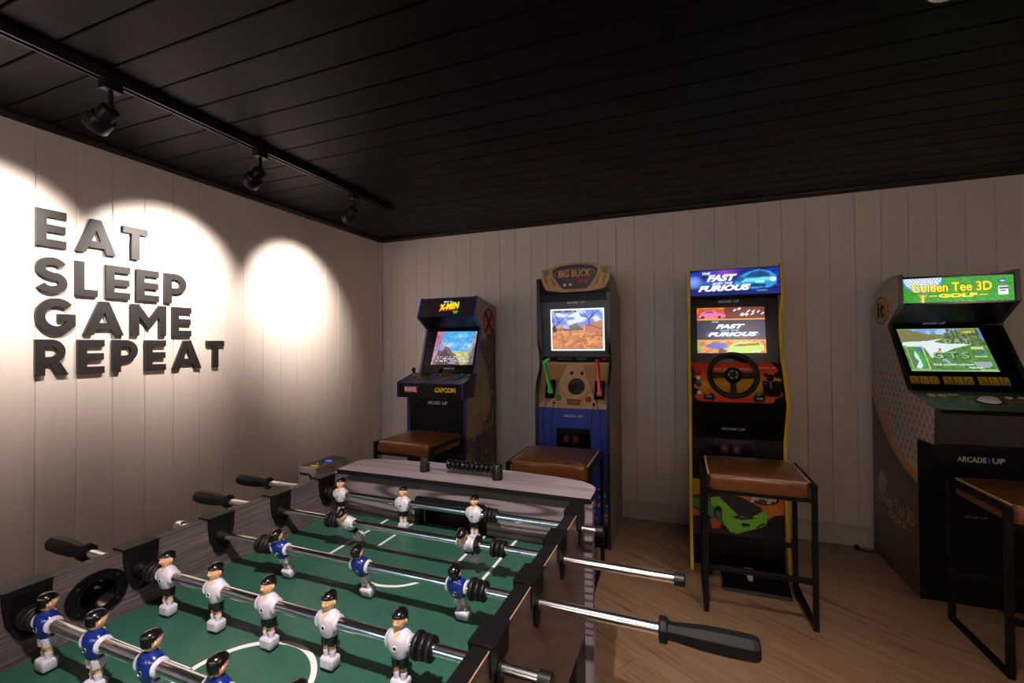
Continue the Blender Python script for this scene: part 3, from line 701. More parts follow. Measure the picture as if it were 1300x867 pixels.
RODS = [  # white?, players u, bumpers u, tilt deg, left end u, right end u, handle side
    (1, [0.058, 0.282, 0.507], [0.024, 0.557], 0, -0.376, 0.850, 'L'),
    (1, [0.232, 0.569], [0.188, 0.650], 38, -0.336, 1.030, 'L'),
    (0, [0.195, 0.414, 0.637], [0.150, 0.681], 20, -0.153, 1.132, 'R'),
    (1, [0.087, 0.224, 0.357, 0.492, 0.629], [0.052, 0.673], 0, -0.320, 0.869, 'L'),
    (0, [0.063, 0.198, 0.330, 0.466, 0.602], [0.028, 0.642], 0, -0.112, 1.170, 'R'),
    (1, [0.16, 0.38, 0.60], [0.12, 0.64], 0, -0.32, 0.90, 'L'),
    (0, [0.22, 0.55], [0.18, 0.59], 0, -0.112, 1.120, 'R'),
    (0, [0.16, 0.38, 0.60], [0.12, 0.64], 0, -0.112, 1.120, 'R')]
def grip_mesh(parent, end, s_):   # s_ = direction from the collar towards the free end
    mb = MB(); Lh = 0.140; st = end-s_*Lh
    o8 = PI/8
    mb.lathe((st, 0, 0), (s_, 0, 0), [(0.0, 0.0165), (0.0015, 0.0195), (0.0115, 0.0195), (0.013, 0.0170)], 8, o8)
    mb.lathe((st+s_*0.012, 0, 0), (s_, 0, 0), [(0, 0.0138), (0.008, 0.0135), (0.050, 0.0178), (0.085, 0.0188), (0.118, 0.0182), (0.125, 0.0165), (0.128, 0.0130)], 8, o8)
    return mb.build('handle', 'grip', parent, smooth=False, bevel=0.0012)
fw_mesh, fb_mesh, bump0 = None, None, None
for i, (white, pl, bu, tilt, ul, ur, hs) in enumerate(RODS):
    rod = MB().tube((ul if hs == 'R' else ul+0.10, 0, 0), (ur if hs == 'L' else ur-0.10, 0, 0), 0.0092, 24).build('player_rod', 'chrome', TB)
    rod.location = (0, -i*RS, ZR)
    for u in pl:
        src = fw_mesh if white else fb_mesh
        if src is None:
            src = figure('player_figure', white, rod); o = src
            if white: fw_mesh = src
            else: fb_mesh = src
        else: o = copy_obj(src, rod)
        o.location = (u, 0, 0); tl = math.radians(tilt)
        o.rotation_euler = (tl if white else tl, 0, 0 if white else PI)
        if not white: o.rotation_euler = Matrix.Rotation(tl, 3, 'X').to_4x4().to_3x3().__matmul__(Matrix.Rotation(PI, 3, 'Z')).to_euler()
    for u in bu:
        if bump0 is None:
            pr = []
            for k in range(3):
                z = -0.0165+k*0.0112; rr = 0.0200 if k == 0 else 0.0182
                pr += [(z, 0.0120), (z+0.0012, rr-0.001), (z+0.0025, rr), (z+0.0070, rr), (z+0.0084, rr-0.001), (z+0.0095, 0.0135)]
            bump0 = MB().lathe((0, 0, 0), (1, 0, 0), pr, 28).build('bumper', 'rubber', rod, ang=40); o = bump0
        else: o = copy_obj(bump0, rod)
        o.location = (u, 0, 0)
    if hs == 'L': grip_mesh(rod, ul, -1)
    else: grip_mesh(rod, ur, 1)
    ce, sd = (ur, 1) if hs == 'L' else (ul, -1)
    MB().lathe((ce-sd*0.020, 0, 0), (sd, 0, 0), [(0, 0.0108), (0.001, 0.0122), (0.018, 0.0122), (0.020, 0.0095)], 20).build('end_cap', 'rubber' if hs == 'L' else 'chrome', rod)
    if i == 1: # dark collar beside the tilted defender
        MB().lathe((0.598, 0, 0), (1, 0, 0), [(-0.004, 0.0150), (-0.003, 0.0195), (0.004, 0.0195), (0.005, 0.0150)], 24).build('collar', 'rubber', rod)

# ================================================================= STOOLS
def make_stool():
    t = thing('bar_stool', 'x', 'stool')
    w2, dp, h, q = 0.2385, 0.205, 0.66, 0.011   # half width, half depth, frame height, half tube
    for sx in (-1, 1):
        for sy in (-1, 1):
            MB().box(sx*(w2-q)-q, sx*(w2-q)+q, sy*(dp-q)-q, sy*(dp-q)+q, 0, h).build('leg', 'stool_metal', t, bevel=0.002)
        MB().box(sx*(w2-q)-q, sx*(w2-q)+q, -dp+2*q, dp-2*q, 0, 2*q).build('floor_bar', 'stool_metal', t, bevel=0.002)
        MB().box(sx*(w2-q)-q, sx*(w2-q)+q, -dp+2*q, dp-2*q, h-2*q, h).build('side_bar', 'stool_metal', t, bevel=0.002)
    for sy in (-1, 1):
        MB().box(-w2+2*q, w2-2*q, sy*(dp-q)-q, sy*(dp-q)+q, 0.208, 0.230).build('footrest', 'stool_metal', t, bevel=0.002)
        MB().box(-w2+2*q, w2-2*q, sy*(dp-q)-q*0.7, sy*(dp-q)+q*0.7, 0.578, 0.594).build('seat_rail', 'stool_metal', t, bevel=0.001)
    # cushion
    sx_, sy_ = w2-2*q-0.001, dp-0.003
    def rr(z, ins, p=0.16, n=48):
        out = []
        for i in range(n):
            a = 2*PI*(i+0.5)/n; ca, sa = math.cos(a), math.sin(a)
            out.append(((sx_-ins)*math.copysign(abs(ca)**p, ca), (sy_-ins)*math.copysign(abs(sa)**p, sa), z))
        return out
    mb = MB(); mb.rings([rr(0.594, 0.004), rr(0.598, 0.0), rr(0.640, -0.001), rr(0.661, 0.001), rr(0.6665, 0.004), rr(0.6695, 0.009), rr(0.677, 0.030, 0.2), rr(0.684, 0.065, 0.26), rr(0.6885, 0.11, 0.4), rr(0.690, 0.150, 0.6)])
    cu = mb.build('cushion', 'leather', t, ang=60)
    mb = MB(); zs = 0.6655
    def st(p, d):
        a = Vector(p); dd = Vector(d); mb.bar(a-dd*0.5, a+dd*0.5, 0.0026, 0.0018)
    for i in range(46):
        x = -sx_+0.018+i*(2*sx_-0.036)/45
        for s_ in (-1, 1): st((x, s_*(sy_-0.004), zs+0.0018), (0.003, s_*0.0085, -0.0035))
    for i in range(42):
        y = -sy_+0.018+i*(2*sy_-0.036)/41
        for s_ in (-1, 1): st((s_*(sx_-0.004), y, zs+0.0018), (s_*0.0085, 0.003, -0.0035))
    mb.build('stitching', 'thread', cu, smooth=False)
    MB().box(-0.155, -0.105, -sy_-0.0020, -sy_-0.0004, 0.600, 0.614).build('maker_tag', mat('tan_tag', srgb(150, 92, 36), 0.5), cu)
    return t
st0 = make_stool()
SG = 'leather bar stools at the arcade machines'
for i, (x, y, rz, lab) in enumerate([
        (0.3275, 2.570, 0.0, 'tan leather bar stool in front of the racing cabinet with the steering wheel'),
        (-0.680, 2.492, 0.015, 'tan leather bar stool in front of the blue hunting cabinet with two guns'),
        (-1.705, 2.668, -0.05, 'tan leather bar stool in front of the joystick cabinet nearest the room corner'),
        (1.400, 2.498, 0.012, 'tan leather bar stool at the right edge in front of the golf cabinet')]):
    s_ = st0 if i == 0 else copy_tree(st0)
    s_.location = (x, y, 0); s_.rotation_euler = (0, 0, rz); s_['label'] = lab; s_['group'] = SG
    for ch in s_.children_recursive:
        if ch.name.startswith('maker_tag') and i != 2: bpy.data.objects.remove(ch)
    if i == 2:
        for ch in list(s_.children_recursive):
            if ch.name.startswith('stitching'): bpy.data.objects.remove(ch)

# ================================================================= ARCADE CABINETS
YBK = 3.435
def inside(P, x, y):
    c = False
    for i in range(len(P)):
        (x1, y1), (x2, y2) = P[i], P[(i+1) % len(P)]
        if (y1 > y) != (y2 > y) and x < (x2-x1)*(y-y1)/(y2-y1)+x1: c = not c
    return c
def sides(t, X0, X1, prof, mt, edge, th=0.018, front=None):
    """side panels from a (Y,z) outline, with moulding along the front run of points front=(i0,i1)"""
    out = []
    for xa, xb in ((X0, X0+th), (X1-th, X1)):
        mb = MB(); mb.prism(prof, lambda a, b, h: (h, a, b), xa, xb)
        o = mb.build('side_panel', mt, t, world=True, smooth=False); out.append(o)
        mb = MB(); pts = prof[front[0]:front[1]+1]
        for a, b in zip(pts[:-1], pts[1:]):
            d = Vector((0, b[0]-a[0], b[1]-a[1])).normalized(); nn = Vector((1, 0, 0)).cross(d)
            if nn.y > 0: nn = -nn
            A, B = Vector((0, *a)), Vector((0, *b)); e = 0.0022
            R = [[Vector((x, 0, 0))+q+nn*k for x, k in ((xa-0.001, -0.002), (xb+0.001, -0.002), (xb+0.001, e), (xa-0.001, e))] for q in (A-d*0.001, B+d*0.001)]
            mb.rings(R)
        mb.build('edge_moulding', edge, o, world=True, smooth=False)
    return out
def slab(t, name, x0, x1, A, B, mt, th=0.012, h0=0.0, **k):
    P = Plane(A, B); Ln = (Vector(B)-Vector(A)).length if len(A) == 2 else 0
    Ln = math.hypot(B[0]-A[0], B[1]-A[1]); mb = MB(); P.box(mb, x0, x1, 0, Ln, h0-th, h0)
    return mb.build(name, mt, t, world=True, smooth=False, **k), P, Ln
def brandtext(P, x0, x1, e, parent, h=0.0015, size=None, mt='white'):
    w_ = x1-x0; hh = size or w_*0.14; M_ = x0+w_*0.60
    P.text('ARCADE', x0, x0+w_*0.62, e, e+hh, mt, 'lettering', parent, h=h, bold=0.02)
    P.text('1', x0+w_*0.65, x0+w_*0.70, e, e+hh, 'blue', 'lettering', parent, h=h, bold=0.03)
    P.text('UP', x0+w_*0.74, x1, e, e+hh, mt, 'lettering', parent, h=h, bold=0.02)
def bolts(side, x, pts, s_):
    for (y, z) in pts: MB().lathe((x, y, z), (s_, 0, 0), [(0, 0.0055), (0.0015, 0.005), (0.002, 0.002)], 10).build('bolt', 'black_gloss', side, world=True)
def button(P, x, e, r, mt, parent, name='button', h=0.006, ring='black_plastic'):
    mb = MB(); P.cyl(mb, x, e, [(-0.004, r*1.25), (0.002, r*1.25), (0.0035, r*1.12), (0.0035, r*1.02)], 20); b = mb.build(name, ring, parent, world=True)
    mb = MB(); P.cyl(mb, x, e, [(0, r), (h, r), (h+0.0015, r*0.86), (h+0.0015, 0.0005)], 20); mb.build('cap', mt, b, world=True)
def coin_door(P, x0, x1, e0, e1, parent):
    mb = MB(); r = 0.018
    oc = arc(x1-r, e1-r, r, r, 0, 90, 5)+arc(x0+r, e1-r, r, r, 90, 180, 5)+arc(x0+r, e0+r, r, r, 180, 270, 5)+arc(x1-r, e0+r, r, r, 270, 360, 5)
    P.prism(mb, oc, -0.002, 0.006); cd = mb.build('coin_door', 'black_gloss', parent, world=True, bevel=0.001)
    wdt = x1-x0
    for cx in (x0+wdt*0.30, x0+wdt*0.52+0.012):
        mb = MB(); P.box(mb, cx-0.022, cx+0.022, (e0+e1)/2-0.030, (e0+e1)/2+0.024, 0.006, 0.010); mb.build('coin_plate', 'black_plastic', cd, world=True, bevel=0.001)
        mb = MB(); P.box(mb, cx-0.009, cx+0.009, (e0+e1)/2-0.014, (e0+e1)/2+0.008, 0.010, 0.0108); mb.build('coin_slot', 'glow_coin', cd, world=True)
    return cd

# ---------------------------------------------------------------- 1. joystick fighting cabinet in the corner
X0, X1 = -1.960, -1.460
K1 = thing('arcade_cabinet', 'black arcade cabinet with two joysticks and blue edges, nearest the room corner', 'arcade machine', ((X0+X1)/2, 2.887, 0), 0, 'stand-up arcade cabinets')
prof = [(2.887, 0), (2.887, 0.90), (3.000, 1.02), (3.050, 1.09), (3.165, 1.44), (3.030, 1.527), (3.090, 1.685), (YBK, 1.625), (YBK, 0)]
sd = sides(K1, X0, X1, prof, 'grey_side', 'edge_blue', front=(0, 6))
xi0, xi1 = X0+0.018, X1-0.018
slab(K1, 'top_panel', xi0, xi1, (3.092, 1.683), (YBK, 1.623), 'cab_black')
slab(K1, 'back_panel', xi0, xi1, (YBK-0.002, 0.02), (YBK-0.002, 1.62), 'cab_black')
mq, P, Ln = slab(K1, 'marquee', xi0, xi1, (3.034, 1.532), (3.089, 1.678), 'black_gloss')
pic = Pic(30, 10, (2, 2, 3)); pic.grid('marquee_panel', P, xi0+0.004, xi1-0.004, 0.008, Ln-0.004, 'marquee', mq, h=0.0004)
P.text('X-MEN', -1.780, -1.612, 0.040, 0.098, 'glow_red', 'lettering', mq, h=0.0012, bold=0.07, shear=0.0, slope=0.10)
P.text('X-MEN', -1.770, -1.606, 0.050, 0.104, 'glow_lime', 'lettering', mq, h=0.0024, bold=0.04, shear=0.0, slope=0.10)
P.text("'97", -1.648, -1.604, 0.018, 0.044, 'glow_green', 'lettering', mq, h=0.0024, bold=0.04)
P.text('MARVEL', -1.742, -1.704, 0.118, 0.130, 'glow_white', 'lettering', mq, h=0.0012, bold=0.02)
P.text('STUDIOS', -1.702, -1.664, 0.118, 0.130, 'glow_cyan', 'lettering', mq, h=0.0012, bold=0.02)
for ee in (0.0, Ln-0.004):
    mb = MB(); P.box(mb, xi0, xi1, ee, ee+0.005, -0.002, 0.004); mb.build('marquee_rail', 'edge_blue', mq, world=True)
sf, P, Ln = slab(K1, 'speaker_panel', xi0, xi1, (3.163, 1.442), (3.034, 1.530), 'cab_black', h0=0.002)
for cx in (-1.82, -1.60):
    mb = MB()
    for k in range(7):
        xx = cx-0.036+k*0.012; P.box(mb, xx-0.003, xx+0.003, Ln*0.3, Ln*0.7, 0.0, 0.0045)
    mb.build('speaker_grille', 'black_matte', sf, world=True)
bz, P, Ln = slab(K1, 'monitor_bezel', xi0, xi1, (3.054, 1.095), (3.163, 1.438), 'bezel_black', h0=-0.004)
pc = Pic(96, 76, (120, 190, 240))
pc.put(pc.y > 0.35, (70, 170, 235), 0.8); n1 = pc.n(9, 10, 3)*pc.n(20, 22, 5); pc.put(np.clip((pc.n(5, 7, 3)-0.5)*1.8, 0, 0.7)*(pc.y > 0.42), (206, 222, 246))
pc.put(pc.y < 0.40, (206, 206, 128)); pc.put(pc.y < 0.26, (186, 190, 122)); pc.put((pc.x < 0.17+0.05*np.sin(pc.y*14)) & (pc.y > 0.1), (176, 128, 176), 0.75)
pc.put((pc.x < 0.15) & (pc.y > 0.55), (214, 96, 120), 0.6)
pc.put(pc.poly([(0.02, 0), (0.12, 0.45), (0.22, 0.42), (0.27, 0.56), (0.36, 0.52), (0.45, 0.38), (0.56, 0.30), (0.66, 0.12), (0.7, 0)]), (128, 88, 98)); pc.put(pc.poly([(0.1, 0), (0.2, 0.33), (0.3, 0.46), (0.38, 0.33), (0.5, 0.22), (0.55, 0)]), (88, 66, 80))
pc.put(pc.poly([(0.80, 0), (0.86, 0.33), (0.92, 0.52), (0.95, 0.9), (1, 1), (1, 0)]), (168, 150, 138)); pc.put(pc.poly([(0.86, 0), (0.93, 0.4), (1, 0.62), (1, 0)]), (120, 104, 96))
r_ = np.random.RandomState(4)
for row, yy in enumerate((0.24, 0.175, 0.11)):
    for xx in np.arange(0.10, 0.88, 0.030):
        if r_.rand() < 0.84: pc.put(pc.rect(xx, xx+0.019, yy-0.022, yy+0.016) & (pc.n(60, 50, row+9) > 0.36), (245, 245, 255))
for xx in np.arange(0.42, 0.58, 0.03): pc.put(pc.rect(xx, xx+0.018, 0.035, 0.06), (225, 235, 255))
pc.a *= (0.82+0.3*pc.n(24, 20, 8))[..., None]
mn = MB(); P.box(mn, -1.850, -1.489, 0.062, 0.340, -0.012, -0.001); mn = mn.build('monitor', 'black_gloss', bz, world=True)
sc = pc.grid('screen', P, 0, 0, 0, 0, 'screen', K1, h=0.0012, quad=[(-1.864, 0.062), (-1.497, 0.064), (-1.492, 0.336), (-1.846, 0.340)])
brandtext(P, -1.742, -1.652, 0.026, bz, h=0.0012, mt='white')
# deck
X0d, X1d = -2.004, -1.452
dk, P, Ln = slab(K1, 'control_deck', X0d, X1d, (2.826, 1.030), (3.052, 1.090), 'navy', th=0.02)
pd = Pic(80, 34, (58, 60, 72)); pd.a *= (0.6+0.8*pd.n(60, 26, 1))[..., None]
for cx in (0.15, 0.30, 0.62, 0.76): pd.put(pd.ell(cx, 0.5, 0.07, 0.3) & (pd.n(18, 12, 7) > 0.5), (150, 116, 60), 0.7)
pd.put(pd.rect(0.36, 0.66, 0.9, 0.99), (196, 170, 30))
pd.grid('deck_print', P, X0d+0.004, X1d-0.004, 0.003, Ln-0.01, 'print', dk, h=0.0004)
for j0, cols in ((-1.945, 0), (-1.712, 1)):
    bx = j0+0.085
    for r, (dy, sh) in enumerate(((0.082, 0), (0.115, 0.012), (0.148, 0.024))):
        for c, cl_ in enumerate(('red', 'green', 'blue')):
            button(P, bx+c*0.040+sh*0.8-0.006*(r == 0), dy-0.010*c*0+0.008, 0.0125, cl_, K1)
    button(P, bx+0.070, 0.198, 0.011, 'white', K1)
    mb = MB(); P.cyl(mb, j0+0.010, 0.120, [(-0.002, 0.022), (0.0015, 0.022), (0.0022, 0.018)], 24); js = mb.build('joystick', 'black_gloss', K1, world=True)
    a = P.pt(j0+0.010, 0.120, 0); mb = MB(); mb.tube(a, a+Vector((0, -0.002, 0.050)), 0.0045, 12); mb.build('shaft', 'steel', js, world=True)
    mb = MB(); mb.lathe(a+Vector((0, -0.002, 0.036)), (0, 0, 1), [(0, 0.006), (0.008, 0.010), (0.020, 0.015), (0.030, 0.0165), (0.038, 0.013), (0.042, 0.004)], 20); mb.build('knob', 'black_gloss', js, world=True)
button(P, -1.497, 0.188, 0.011, 'white', K1)
ap, P, Ln = slab(K1, 'deck_apron', X0d, X1d, (2.826, 0.925), (2.826, 1.030), 'black_gloss', th=0.018)
mb = MB(); P.box(mb, -1.942, -1.832, 0.036, 0.080, 0, 0.0008); mb.build('logo_plate', 'red', ap, world=True)
P.text('MARVEL', -1.938, -1.836, 0.040, 0.076, 'white', 'lettering', ap, h=0.001, bold=0.05)
P.text('CAPCOM', -1.685, -1.512, 0.040, 0.076, 'yellow', 'lettering', ap, h=0.0012, bold=0.07)
for xx in (X0d-0.001, X1d-0.013):
    mb = MB(); mb.prism([(2.823, 0.921), (2.823, 1.034), (3.050, 1.096), (3.052, 1.088), (3.0, 0.921)], lambda a, b, h: (h, a, b), xx, xx+0.014); dsd = mb.build('deck_side', 'black_gloss', K1, world=True)
    mb = MB(); mb.box(xx-0.0005, xx+0.0145, 2.8205, 2.8235, 0.920, 1.035); mb.build('edge_moulding', 'edge_blue', dsd, world=True)
mb = MB(); mb.box(X0d, X1d, 2.822, 2.8255, 1.026, 1.0325); mb.build('edge_moulding', 'edge_blue', ap, world=True)
MB().box(X0d+0.013, X1d-0.013, 2.83, 2.99, 0.921, 0.926).build('deck_floor', 'black_matte', K1, world=True)
lf, P, Ln = slab(K1, 'lower_front', xi0, xi1, (2.893, 0.0), (2.893, 0.94), 'cab_black')
brandtext(P, -1.782, -1.615, 0.868, lf, size=0.024)
coin_door(P, -1.815, -1.590, 0.59, 0.725, K1)
# right side artwork
PS = Plane(None, O=(X1, 2.80, 0), ex=(0, 1, 0), ey=(0, 0, 1))
W1, H1 = 64, 170; sa = Pic(W1, H1, (150, 140, 132))
yw = 2.80+sa.x*(YBK-2.80); zw = sa.y*1.70
sa.put((zw < 1.30+0.10*np.sin(yw*9)), (128, 112, 62)); sa.put((zw < 1.30) & (sa.n(6, 14, 2) > 0.62), (150, 128, 70))
dark = (yw > 3.10-0.16*np.sin(zw*5.1)+0.10*sa.n(5, 12, 11)) & (zw < 1.36+0.35*(yw-3.2)) | ((zw < 0.62) & (sa.n(5, 9, 31) > 0.35))
sa.put(dark, (40, 30, 34)); nn = sa.n(10, 30, 5)
for th_, c_, sd_ in ((0.74, (120, 84, 30), 5), (0.78, (70, 76, 48), 6), (0.79, (84, 58, 44), 7), (0.84, (70, 64, 110), 8), (0.84, (150, 122, 44), 9)): sa.put(dark & (sa.n(9, 26, sd_) > th_), c_)
sa.put((zw > 1.19) & (zw < 1.30) & (yw > 3.36), (36, 28, 34))
mk = np.array([[inside(prof, 2.80+(i+0.5)/W1*(YBK-2.80), (j+0.5)/H1*1.70) for i in range(W1)] for j in range(H1)])
sa.grid('side_artwork', PS, 0, YBK-2.80, 0, 1.70, 'print', sd[1], h=0.0006, mask=mk)
mb = MB(); mb.prism([circ(3.300, 1.490, 0.108, 0.113, 40)], lambda a, b, h: (X1+h, a, b), 0.0008, 0.0012); mb.build('emblem_disc', 'black_matte', sd[1], world=True)
mb = MB(); mb.prism([circ(3.300, 1.490, 0.094, 0.098, 40)], lambda a, b, h: (X1+h, a, b), 0.0012, 0.0016); mb.build('emblem_disc', mat('dull_red_print', srgb(200, 66, 44), 0.4), sd[1], world=True)
mb = MB()
for s_ in (-1, 1): mb.prism(strip([(3.300-s_*0.072, 1.490-0.082), (3.300+s_*0.072, 1.490+0.082)], 0.032), lambda a, b, h: (X1+h, a, b), 0.0016, 0.0020+0.0002*(s_ == 1))
mb.build('emblem_cross', 'black_matte', sd[1], world=True)
for (cy, cz) in ((3.06, 0.70), (3.20, 0.76)):
    mb = MB(); mb.prism([circ(cy, cz, 0.045, 0.042, 8), circ(cy, cz, 0.036, 0.033, 8)], lambda a, b, h: (X1+h, a, b), 0.001, 0.0016); mb.build('badge_outline', 'pink', sd[1], world=True)

# ---------------------------------------------------------------- 2. hunting cabinet
X0, X1 = -0.928, -0.432
K2 = thing('arcade_cabinet', 'blue fronted hunting arcade cabinet with green and red guns and antler topper', 'arcade machine', ((X0+X1)/2, 2.865, 0), 0, 'stand-up arcade cabinets')
prof = [(2.865, 0), (2.865, 0.86), (2.868, 0.98), (2.885, 1.04), (2.960, 1.13), (2.975, 1.18), (2.965, 1.24), (2.925, 1.31), (2.920, 1.36), (2.920, 1.752), (3.00, 1.770), (3.16, 1.760), (YBK, 1.630), (YBK, 0)]
sd = sides(K2, X0, X1, prof, 'bb_side', 'edge_black', front=(0, 10))
xi0, xi1 = X0+0.018, X1-0.018
bolts(sd[1], X1, [(3.40, 1.52), (3.40, 1.20), (3.38, 0.75), (3.05, 0.72), (3.38, 0.35), (2.95, 0.38), (3.38, 0.12), (2.98, 0.12)], 1)
slab(K2, 'top_panel', xi0, xi1, (2.96, 1.745), (3.16, 1.745), 'cab_black'); slab(K2, 'top_panel', xi0, xi1, (3.16, 1.745), (YBK, 1.620), 'cab_black')
slab(K2, 'back_panel', xi0, xi1, (YBK-0.002, 0.02), (YBK-0.002, 1.62), 'cab_black')
slab(K2, 'topper_backing', xi0, xi1, (2.935, 1.600), (2.935, 1.745), 'cab_black')
# topper shield
P = Plane((2.885, 1.66), (2.885, 1.90)); mb = MB()
shield = [(-0.852, 0.012), (-0.880, 0.070), (-0.888, 0.150), (-0.872, 0.155), (-0.815, 0.158), (-0.790, 0.172), (-0.745, 0.182), (-0.655, 0.187), (-0.565, 0.182), (-0.520, 0.172), (-0.495, 0.158), (-0.438, 0.155), (-0.422, 0.150), (-0.430, 0.070), (-0.458, 0.012), (-0.560, -0.006), (-0.75, -0.006)]
P.prism(mb, shield, -0.030, 0.0); tp = mb.build('topper', 'gold', K2, world=True)
pan = [(-0.808, 0.138), (-0.775, 0.160), (-0.740, 0.168), (-0.655, 0.173), (-0.570, 0.168), (-0.535, 0.160), (-0.502, 0.138), (-0.510, 0.100), (-0.560, 0.028), (-0.580, 0.012), (-0.730, 0.012), (-0.750, 0.028), (-0.800, 0.100)]
mb = MB(); P.prism(mb, pan, 0, 0.003); tpn = mb.build('topper_panel', 'navy', tp, world=True)
for s_ in (1, -1):
    f_ = lambda x: -0.655+s_*(x+0.655)
    for tri in ([(-0.875, 0.145), (-0.825, 0.145), (-0.835, 0.112), (-0.868, 0.095)], [(-0.866, 0.088), (-0.850, 0.096), (-0.836, 0.060), (-0.838, 0.040), (-0.848, 0.048)], [(-0.822, 0.100), (-0.812, 0.096), (-0.788, 0.045), (-0.792, 0.030), (-0.805, 0.042)]):
        mb = MB(); P.prism(mb, [(f_(a), b) for a, b in tri], 0, 0.0012); mb.build('antler_shadow', 'olive_gold', tp, world=True)  # darker gold patches of the antler print
mb = MB(); P.prism(mb, [(-0.872, 0.010), (-0.880, -0.010), (-0.425, -0.010), (-0.432, 0.010), (-0.462, 0.004), (-0.56, -0.002), (-0.75, -0.002), (-0.85, 0.004)], -0.030, -0.002); mb.build('topper_base', 'cab_black', tp, world=True)
mb = MB(); P.prism(mb, strip([(-0.780, 0.098)]+arc(-0.766, 0.110, 0.022, 0.026, 200, 90, 6)+[(-0.70, 0.142), (-0.61, 0.142)]+arc(-0.544, 0.110, 0.022, 0.026, 90, -20, 6), 0.003), 0.003, 0.0036); mb.build('scroll_line', 'gold_text', tpn, world=True)
P.text('BIG BUCK', -0.764, -0.546, 0.090, 0.137, 'gold_text', 'lettering', tpn, h=0.0038, bold=0.04)
P.text('HUNTER', -0.722, -0.600, 0.062, 0.082, 'brown', 'lettering', tpn, h=0.0038, bold=0.03)
P.text('Pro', -0.640, -0.560, 0.030, 0.066, 'red', 'lettering', tpn, h=0.0042, bold=0.03, shear=0.4, slope=0.25)
for xx, mt in ((-0.722, 'white'), (-0.684, 'yellow')):
    mb = MB(); P.box(mb, xx-0.010, xx+0.010, 0.032, 0.050, 0.003, 0.0036); mb.build('small_logo', mt, tpn, world=True)
bz, P, Ln = slab(K2, 'monitor_bezel', xi0, xi1, (2.990, 1.195), (2.960, 1.660), 'bezel', h0=0.0)
brandtext(P, -0.728, -0.602, 0.388, bz, size=0.016)
mb = MB(); P.box(mb, -0.846, -0.478, 0.069, 0.354, 0.0005, 0.0015); fr = mb.build('screen_border', 'glow_white', bz, world=True)
pc = Pic(96, 74, (214, 138, 92)); n1 = pc.n(14, 16, 2); n2 = pc.n(40, 26, 3)
pc.a = pc.a*(0.78+0.42*n1)[..., None]; pc.put(np.clip(n2*1.5-0.75, 0, 1)*(pc.y < 0.5), (240, 190, 150), 0.7); pc.put((pc.n(30, 30, 6) > 0.7) & (pc.y < 0.45), (176, 88, 52), 0.5)
sky = pc.y > 0.58+0.06*np.sin(pc.x*7+2); pc.put(sky, (116, 140, 232)); pc.put(sky*np.clip((pc.n(8, 14, 4)-0.42)*3.5, 0, 1), (228, 228, 250)); pc.put(pc.rect(0, 1, 0.55, 0.63), (186, 166, 200), 0.6)
pc.put(pc.poly([(0.66, 0.62), (0.75, 0.66), (0.88, 0.70), (1, 0.74), (1, 0.45), (0.66, 0.45)]), (190, 124, 92))
pc.put(pc.poly([(0.30, 0.48), (0.36, 0.62), (0.46, 0.66), (0.55, 0.60), (0.60, 0.54), (0.58, 0.48)]) & (pc.n(26, 22, 9) > 0.3), (112, 112, 88)); pc.put(pc.ell(0.60, 0.60, 0.045, 0.05), (150, 146, 132)); pc.put(pc.rect(0.02, 0.62, 0.47, 0.53) & (pc.n(30, 24, 5) > 0.45), (120, 96, 76))
def branch(pts, wd, c=(40, 34, 40)): pc.put(pc.poly(strip(pts, wd)), c)
for b_ in ([(0.05, 0.45), (0.05, 0.58), (0.03, 0.70), (0.0, 0.80)], [(0.05, 0.58), (0.14, 0.68), (0.24, 0.80), (0.36, 0.90)], [(0.14, 0.68), (0.12, 0.80), (0.05, 0.93)], [(0.74, 0.62), (0.74, 0.74), (0.68, 0.84), (0.60, 0.98)], [(0.74, 0.74), (0.80, 0.88), (0.83, 0.99)], [(0.70, 0.82), (0.63, 0.83), (0.55, 0.95)], [(0.74, 0.76), (0.85, 0.92), (0.92, 0.97)], [(0.66, 0.62), (0.84, 0.58), (0.99, 0.50)], [(0.84, 0.36), (0.99, 0.33)]): branch(b_, 0.016)
pc.put(pc.rect(0.04, 0.55, 0.94, 1.0) & (pc.n(30, 20, 12) > 0.4), (70, 62, 54)); pc.put(pc.ell(0.05, 0.52, 0.04, 0.09), (60, 54, 60))
pc.grid('screen', P, -0.836, -0.488, 0.079, 0.344, 'screen', K2, h=0.0022)
mb = MB(); P.prism(mb, strip([(-0.905, 0.012), (-0.45, 0.012)], 0.032), 0.0, 0.0012); hb = mb.build('hint_strip', 'black_gloss', K2, world=True)
P.text('RELOAD', -0.800, -0.700, 0.005, 0.021, 'olive_gold', 'lettering', hb, h=0.0014, bold=0.0)
P.text('SHOOT', -0.672, -0.600, 0.005, 0.021, 'gun_green', 'lettering', hb, h=0.0014, bold=-0.01)
P.text('AIM', -0.500, -0.462, 0.005, 0.021, 'red', 'lettering', hb, h=0.0014, bold=0.0)
dk, P, Ln = slab(K2, 'control_panel', xi0, xi1, (2.880, 0.885), (2.990, 1.185), 'beige', h0=0.0)
side_tri = [(-0.905, 0.300), (-0.740, 0.300), (-0.838, 0.040), (-0.905, 0.030)]
for s_ in (1, -1):
    mb = MB(); P.prism(mb, [(-0.680+s_*(a+0.680) if s_ == 1 else -0.680-(a+0.680), b) for a, b in side_tri], 0.0, 0.0006); mb.build('panel_print', mat('tan_landscape_print', srgb(170, 128, 92), 0.45), dk, world=True)
    mb = MB(); P.prism(mb, strip([(-0.680+s_*(-0.060), 0.30), (-0.680+s_*(-0.158), 0.04)], 0.004), 0.0006, 0.0012); mb.build('panel_line', 'brown', dk, world=True)
